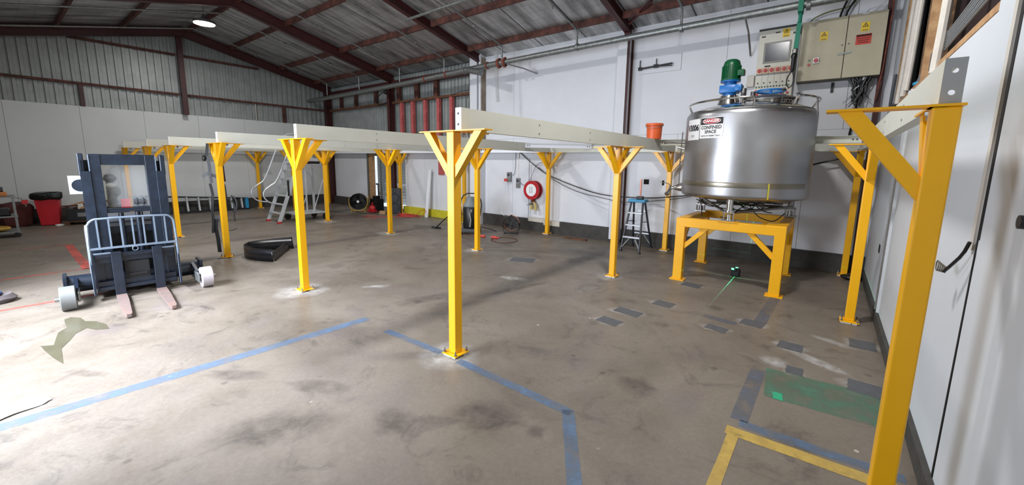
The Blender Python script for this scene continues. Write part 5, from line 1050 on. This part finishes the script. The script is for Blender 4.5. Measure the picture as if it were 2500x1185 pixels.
tag(MB().tube([(-11.9, 9.35, .03), (-11.7, 9.5, .25), (-11.5, 9.55, .28), (-11.4, 9.4, .15), (-11.45, 9.2, .02)], .009, 6, smooth=2).build('cord_loop', 'redcord', None), 'single red cord loop standing up against the yellow kerb', 'cord')
tag(MB().tube([(-7.0, 8.2, .01), (-6.85, 7.75, .01), (-6.4, 7.6, .01), (-6.15, 7.9, .01), (-6.3, 8.3, .01), (-6.75, 8.35, .01), (-6.95, 8.05, .012)], .008, 6, smooth=2).tube([(-7.9, 7.9, .01), (-7.5, 7.85, .01), (-7.25, 8.0, .012)], .008, 6, smooth=1).build('lead_cable', mat('dark_red_lead', rgb(90, 40, 34), .5), None), 'thin dark red lead looped on the floor before the floor fan', 'cord')
tag(MB().cyl((-6.98, 8.0, .035), (-6.82, 8.02, .035), .035, n=14).cyl((-6.82, 8.02, .035), (-6.76, 8.03, .035), .022, n=12).build('lead_plug', 'redcord', None), 'red and white plug of the lead lying before the floor fan', 'plug')
tag(MB().cyl((-7.35, 7.95, .03), (-7.2, 7.97, .03), .03, n=14).build('lead_socket', 'redcord', None), 'pink-red socket end lying by the foot of the post beside the vacuum cleaner', 'plug')
tag(MB().tube([(-7.6, 8.9, .01), (-8.0, 9.1, .01), (-8.6, 9.2, .01)], .01, 6, smooth=1).build('floor_cable', 'cable', None), 'black cable on the floor from the floor fan to the vacuum cleaner', 'cord')
tag(MB().tube([(-14.6, 8.6, .01), (-14.0, 8.5, .01), (-13.6, 8.9, .01), (-13.9, 9.2, .01)], .009, 6, smooth=1).build('floor_cable', 'cable', None), 'black cable on the floor from the drum fan towards the doorway', 'cord')
# speaker, tools at the doorway
spk = thing('loudspeaker', 'tall black loudspeaker with two round woofers behind the post by the red cord', 'speaker', (-13.15, 9.45, 0), math.radians(40))
MB().box((-.22, -.17, 0), (.22, .17, .98), .02).build('cabinet', 'black', spk)
for z, r in ((.26, .16), (.62, .16), (.87, .06)): MB().lathe([(r, 0), (r+.012, .012), (r-.005, .014), (r*.6, -.03), (r*.25, -.035), (0, -.02)], 32, (0, -.172, z), 'y').build('woofer', mat('cone', rgb(30, 32, 38), .6) if z < .3 else bpy.data.materials['cone'], spk, smooth=True)
tag(MB().box((-.2, -.16, 0), (.22, .2, .5), .02).box((-.1, -.1, .5), (.12, .12, .62), .02).build('tool_case', 'black', None, loc=(-14.3, 9.35, 0)), 'black tool case standing at the doorway behind the red machine', 'case')
tag(MB().ball((-14.05, 9.0, .16), .15, .12, .14).box((-14.3, 8.92, .02), (-13.9, 9.12, .1), .01).cyl((-14.1, 9.0, .25), (-13.95, 8.95, .38), .03).build('red_machine', 'red', None, smooth=True), 'small red machine on the floor at the doorway', 'machine')
tag(MB().box((-.12, -.08, 0), (.12, .08, .12), .01).build('wooden_block', 'timber', None, loc=(-13.35, 9.0, 0), rz=.5), 'small wooden block at the foot of the black speaker', 'block')
wbn = thing('workbench', 'pale workbench seen through the doorway with a bench grinder on it', 'bench', (-15.3, 10.7, 0))
MB().box((-15.9, 10.4, .95), (-14.3, 11.0, 1.02)).build('bench_top', 'white', wbn, True); MB().box((-15.85, 10.45, 0), (-15.75, 10.55, .95)).box((-14.5, 10.45, 0), (-14.4, 10.55, .95)).box((-15.8, 10.5, .5), (-14.4, 10.54, .62)).build('bench_frame', 'pvc', wbn, True)
bg_ = thing('bench_grinder', 'white bench grinder on the workbench beyond the doorway', 'grinder', (-15.1, 10.6, 1.02)); MB().box((-.2, -.1, 0), (.2, .1, .08)).cyl((-.12, 0, .18), (.12, 0, .18), .08, n=20).build('grinder_body', 'white', bg_); MB().torus((0, -.09, .18), .12, .025, 'y').cyl((0, -.1, .18), (0, -.08, .18), .05, n=20).build('grinder_wheel', 'grey', bg_)
tag(MB().box((-.15, -.1, 0), (.18, .1, .25), .03).build('tool_bucket', 'black', None, loc=(-14.9, 10.6, .62)), 'black container below the bench top beyond the doorway', 'container')

# ------------------------------------------------------------------ harness on the front post
hn = thing('safety_harness', 'black safety harness hanging from a yellow front post left of the rubber strip', 'harness', (-9.85, 2.62, 2.29))
def band(m, pts, w=.022, th=.004):
    P = [Vector(p) for p in pts]
    for a, b in zip(P[:-1], P[1:]): m.bar(a, b+(b-a)*.04, w*2, th, (.6, -.8, 0))
    return m
HX, HY = -9.86, 2.66
def h(u, z): return (HX+u*.36, HY+u*.45, z)       # u runs along the picture plane
band(MB(), [h(.10, 2.29), h(.07, 2.16), h(.03, 2.05)], .03).build('sling', 'black', hn, True); MB().ball(h(-.04, 2.0), .035, .035, .06).build('shock_pack', 'black', hn, True)
band(MB(), [h(.06, 2.05), h(.09, 1.85), h(.09, 1.72), h(.11, 1.52)], .03).build('shoulder_strap', 'darkgrey', hn, True)
band(MB(), [h(-.16, 1.63), h(0, 1.70), h(.12, 1.68), h(.25, 1.64), h(.36, 1.62), h(.48, 1.45), h(.5, 1.1), h(.52, .95)], .032).build('chest_strap', 'black', hn, True)
band(MB(), [h(.06, 1.50), h(.09, 1.38), h(.11, 1.28), h(.05, 1.0), h(.04, .7), h(.0, .5)], .028).build('leg_strap', 'black', hn, True)
band(MB(), [h(.5, .82), h(.28, .84), h(.14, .78), h(.10, .6), h(.14, .35), h(.15, .1)], .04).build('leg_strap', 'black', hn, True)
band(MB(), [h(.38, 2.02), h(.32, 1.90), h(.36, 1.76), h(.44, 1.66)], .02).build('loop_strap', 'darkgrey', hn, True); band(MB(), [h(.40, 2.02), h(.48, 1.85), h(.5, 1.55)], .03).build('back_strap', 'maroon', hn, True)
MB().tube([h(.28, .76), h(.38, .60), h(.55, .52), h(.75, .58)], .008, smooth=1).tube([h(.66, 1.25), h(.78, 1.22), h(.84, 1.08), h(.78, .95), h(.70, .88), h(.72, .72)], .014, smooth=2).tube([h(.66, 1.15), h(.72, 1.1), h(.77, 1.0), h(.68, .92)], .016, smooth=1).build('buckle_webbing', 'darkgrey', hn, True)
# clamps on beams near the platform
tag(MB().bar((-9.1, 6.2, 2.56), (-8.0, 6.2, 2.55), .02, .02).box((-9.1, 6.17, 2.512), (-9.06, 6.23, 2.60)).build('bar_clamp', 'steel_d', None), 'steel bar clamp lying across the beams left of the lit front post', 'clamp'); tag(MB().box((-8.05, 6.17, 2.512), (-7.98, 6.23, 2.66)).build('clamp_handle', 'red', None), 'red handle piece of the bar clamp on the beams', 'clamp')

# black rubber strip curled on the floor
bs = MB(); P = []
for k in range(40):
    t_ = k/39
    if t_ < .28: u = t_/.28; p = (-8.62-.05*u+(-.55)*u*0, 3.28-.0*u); x = -8.45-1.0*u*.75; y = 3.38-.28*math.sin(u*1.5)*.8
    P.append(t_)
path = [(-8.50, 3.22), (-8.75, 3.09), (-9.08, 3.0), (-9.38, 3.02), (-9.58, 3.15), (-9.64, 3.36), (-9.62, 3.6), (-9.56, 3.82), (-9.48, 4.04)]
def crp(pts, n=6):
    P = [Vector(p+(0,)) for p in pts]; out = []
    for i in range(len(P)-1):
        p0, p1, p2, p3 = P[max(i-1, 0)], P[i], P[i+1], P[min(i+2, len(P)-1)]
        for k in range(n): t_ = k/n; out.append(.5*((2*p1)+(p2-p0)*t_+(2*p0-5*p1+4*p2-p3)*t_*t_+(3*p1-p0-3*p2+p3)*t_**3))
    out.append(P[-1]); return out
pp = crp(path); prev = None
for k, p in enumerate(pp):
    t_ = k/(len(pp)-1); top = .27-.06*abs(t_-.0)*0; tilt = Vector((.05*t_, -.10*t_, 0)) if t_ > .5 else Vector((0, 0, 0))
    a = bs.bm.verts.new((p.x, p.y, .003)); b = bs.bm.verts.new((p.x-tilt.x*2.2, p.y-tilt.y*.2, .25))
    if prev: bs.bm.faces.new((prev[0], a, b, prev[1]))
    prev = (a, b)
bso = bs.build('rubber_strip', 'belt', None, smooth=True); md_ = bso.modifiers.new('t', 'SOLIDIFY'); md_.thickness = .008; tag(bso, 'glossy black rubber strip curled on the floor between two yellow front posts', 'rubber strip')
path2 = [(-8.54, 3.27), (-8.75, 3.42), (-9.0, 3.60), (-9.25, 3.78), (-9.42, 3.92)]
b2 = MB(); prev = None
for p in crp(path2):
    a = b2.bm.verts.new((p.x, p.y, .003)); b = b2.bm.verts.new((p.x-.05, p.y-.04, .17))
    if prev: b2.bm.faces.new((prev[0], a, b, prev[1]))
    prev = (a, b)
bo2 = b2.build('rubber_strip', 'belt', None, smooth=True); m2_ = bo2.modifiers.new('t', 'SOLIDIFY'); m2_.thickness = .008; tag(bo2, 'second layer of black rubber strip lying inside the curled one', 'rubber strip')

# ------------------------------------------------------------------ left side clutter
rb = thing('wheelie_bin', 'red bin with a black liner bag folded over the rim, by the gable wall', 'bin', (-17.95, .97, 0), math.radians(80))
MB().prism([(-.17, -.17, .02), (.17, -.17, .02), (.17, .17, .02), (-.17, .17, .02)], (0, 0, .01)).build('bin_base', 'red_bin', rb)
tb = MB(); A = [(-.18, -.18), (.18, -.18), (.18, .18), (-.18, .18)]; lo = [tb.bm.verts.new((x, y, .02)) for x, y in A]; hi = [tb.bm.verts.new((x*1.36, y*1.36, .84)) for x, y in A]
for k in range(4): tb.bm.faces.new((lo[k], lo[(k+1) % 4], hi[(k+1) % 4], hi[k]))
tb.bm.faces.new(lo); tb.build('bin_body', 'red_bin', rb)
bgm = MB().box((-.30, -.30, .76), (.30, .30, .96), .05); bmesh.ops.subdivide_edges(bgm.bm, edges=bgm.bm.edges, cuts=2, use_grid_fill=True); bgm.jitter(.05, 6).build('liner_bag', 'bag', rb, smooth=True)
ma = MB().box((-.35, -.30, 0), (.35, .30, .66), .08); bmesh.ops.subdivide_edges(ma.bm, edges=ma.bm.edges, cuts=3, use_grid_fill=True)
tag(ma.jitter(.06, 3).build('maroon_bag', 'maroon', None, loc=(-18.25, .32, 0), rz=.2, smooth=True), 'dark maroon bulky bag on the floor left of the red bin', 'bag')
pal = thing('timber_pallet', 'rough brown timber pallet on the floor right of the red bin', 'pallet', (-17.7, 1.75, 0), math.radians(78))
for k in range(3): MB().box((-.5+k*.45, -.35, 0), (-.4+k*.45, .35, .09)).build('bearer', 'browntimber', pal)
for k in range(5): MB().box((-.52, -.35+k*.15, .09), (.52, -.24+k*.15, .11)).build('deck_board', 'browntimber', pal)
sc = thing('scrap_crate', 'black crate full of brown offcuts on the pallet right of the red bin', 'crate', (-17.75, 1.7, .11), math.radians(75))
MB().box((-.38, -.28, 0), (.38, .28, .35), .01).build('crate_box', 'black', sc)
MB().box((-.16, -.3, .12), (.12, -.285, .24)).build('crate_label', 'grey', sc)
rnd = random.Random(21)
for k in range(9):
    mm_ = Matrix.Translation((-17.75+rnd.uniform(-.2, .2), 1.7+rnd.uniform(-.35, .35), .50+rnd.uniform(0, .1))) @ Matrix.Rotation(rnd.uniform(-.5, .5), 4, 'X') @ Matrix.Rotation(rnd.uniform(0, 3), 4, 'Z')
    tag(MB().box((-.22, -.05, -.02), (.22, .05, .02)).xf(mm_).build('timber_offcut', rnd.choice(['browntimber', 'purlin', 'timber']), None), 'brown offcut heaped on the black crate right of the red bin', 'offcut', 'offcuts on the black crate')
tag(MB().box((-.1, -.06, 0), (.1, .06, .14), .01).build('small_box', 'pvc', None, loc=(-17.5, 1.55, .46)), 'small whitish box among the offcuts on the crate', 'box')
tr = thing('tool_trolley', 'grey steel tool trolley cut off by the left picture edge', 'trolley', (-16.05, .05, 0))
for x in (-15.75, -16.35):
    for y in (-.35, .30): MB().bar((x, y, .1), (x, y, 1.0), .035, .035, (0, 1, 0)).build('trolley_leg', 'galv', tr, True)
for z in (.12, .5, .98): MB().box((-16.4, -.4, z), (-15.7, .33, z+.03)).build('shelf', 'galv', tr, True)
for x in (-15.75, -16.35): MB().cyl((x-.015, .28, .06), (x+.015, .28, .06), .055, n=16).build('castor_wheel', 'rubber', tr, True)
MB().tube([(-15.75, .33, .98), (-15.75, .45, .95), (-15.75, .48, .75)], .014, smooth=1).build('push_handle', 'galv', tr, True)
tag(MB().box((-.2, -.25, 0), (.2, .25, .18), .03).build('tool_bag', 'black', None, loc=(-16.0, -.02, .53)), 'black tool bag on the middle shelf of the left trolley', 'tool bag')
tag(MB().box((-.12, -.22, 0), (.12, .22, .1), .02).jitter(.01).build('orange_drill', 'dorange', None, loc=(-15.95, .0, 1.01)), 'orange-brown tool lying on top of the left trolley', 'tool')
tag(MB().cyl((0, -.1, .06), (0, .12, .06), .06, n=14).box((-.03, -.02, .1), (.03, .03, .22)).build('power_tool', 'darkgrey', None, loc=(-16.0, .05, 1.11)), 'dark power tool on top of the left trolley pile', 'tool')
tag(MB().ball((0, 0, .07), .16, .2, .07).build('yellow_tool', 'fanyellow', None, loc=(-15.95, .0, .15)), 'yellow-handled tools on the bottom shelf of the left trolley', 'tool')
tag(MB().box((-.04, -.05, -.05), (.04, .05, .05)).build('red_tag', 'red', None, loc=(-15.75, .47, .86)), 'small red tag on the handle of the left trolley', 'tag')
tag(MB().box((-.05, -.09, 0), (.05, .09, .05), .01).jitter(.012).build('crumpled_wrapper', 'palecloth', None, loc=(-17.55, 1.1, 0), rz=.3), 'crumpled pale wrapper at the foot of the red bin', 'wrapper')
# bag and jacket on the floor at the left edge
jb = MB(); jb.lathe([(0, 0), (.19, .0), (.22, .05), (.18, .10), (.08, .07), (0, .06)], 28, (0, 0, 0)); jb.jitter(.03, 6)
tag(jb.build('grey_sack', 'cloth_g', None, loc=(-8.88, -.16, 0), smooth=True), 'crumpled grey-brown sack on the floor at the left picture edge', 'sack')
jb = MB().ball((0, 0, 0), .17, .12, .04, 20).jitter(.03, 7); tag(jb.build('blue_rag', 'cloth', None, loc=(-8.98, -.19, .108), smooth=True), 'blue cloth lying over the grey sack at the left picture edge', 'cloth')
pm_ = MB(); n = 22; pr = None
for k in range(n+1):
    t_ = k/n; x = -4.80-.16*t_; y = -.36+t_*.44; w = .062+.012*math.sin(t_*9)-.02*(t_ > .93); z = .006+.02*math.sin(t_*PI)**2+.012*(t_ > .9)
    a = pm_.bm.verts.new((x-w, y, z)); b = pm_.bm.verts.new((x+w, y+.03, z*.4+.002))
    if pr: pm_.bm.faces.new((pr[0], a, b, pr[1]))
    pr = (a, b)
tag(pm_.build('torn_paper', 'paper', None, smooth=True), 'torn strip of white paper on the floor beside the blue line', 'paper')
# jacket hanging on the gable wall, seen through the mast
jk = thing('hanging_jacket', 'pale work jacket with dark hood hung on the gable wall behind the forklift screen', 'jacket', (XG+.02, 2.27, .82))
j1 = MB().box((.02, -.16, -.45), (.14, .02, .55), .04); bmesh.ops.subdivide_edges(j1.bm, edges=j1.bm.edges, cuts=2, use_grid_fill=True); j1.jitter(.05, 5).build('jacket_body', 'palecloth', jk, smooth=True)
MB().ball((.1, .12, .48), .10, .17, .13).jitter(.03, 8).build('hood', 'darkgrey', jk, smooth=True); MB().ball((.1, .12, .25), .09, .12, .09).build('glove', 'palecloth', jk, smooth=True)
j2 = MB().ball((.1, .2, .05), .1, .16, .16).ball((.1, .12, -.3), .08, .12, .35); j2.jitter(.03, 8).build('sleeve', 'olive', jk, smooth=True)
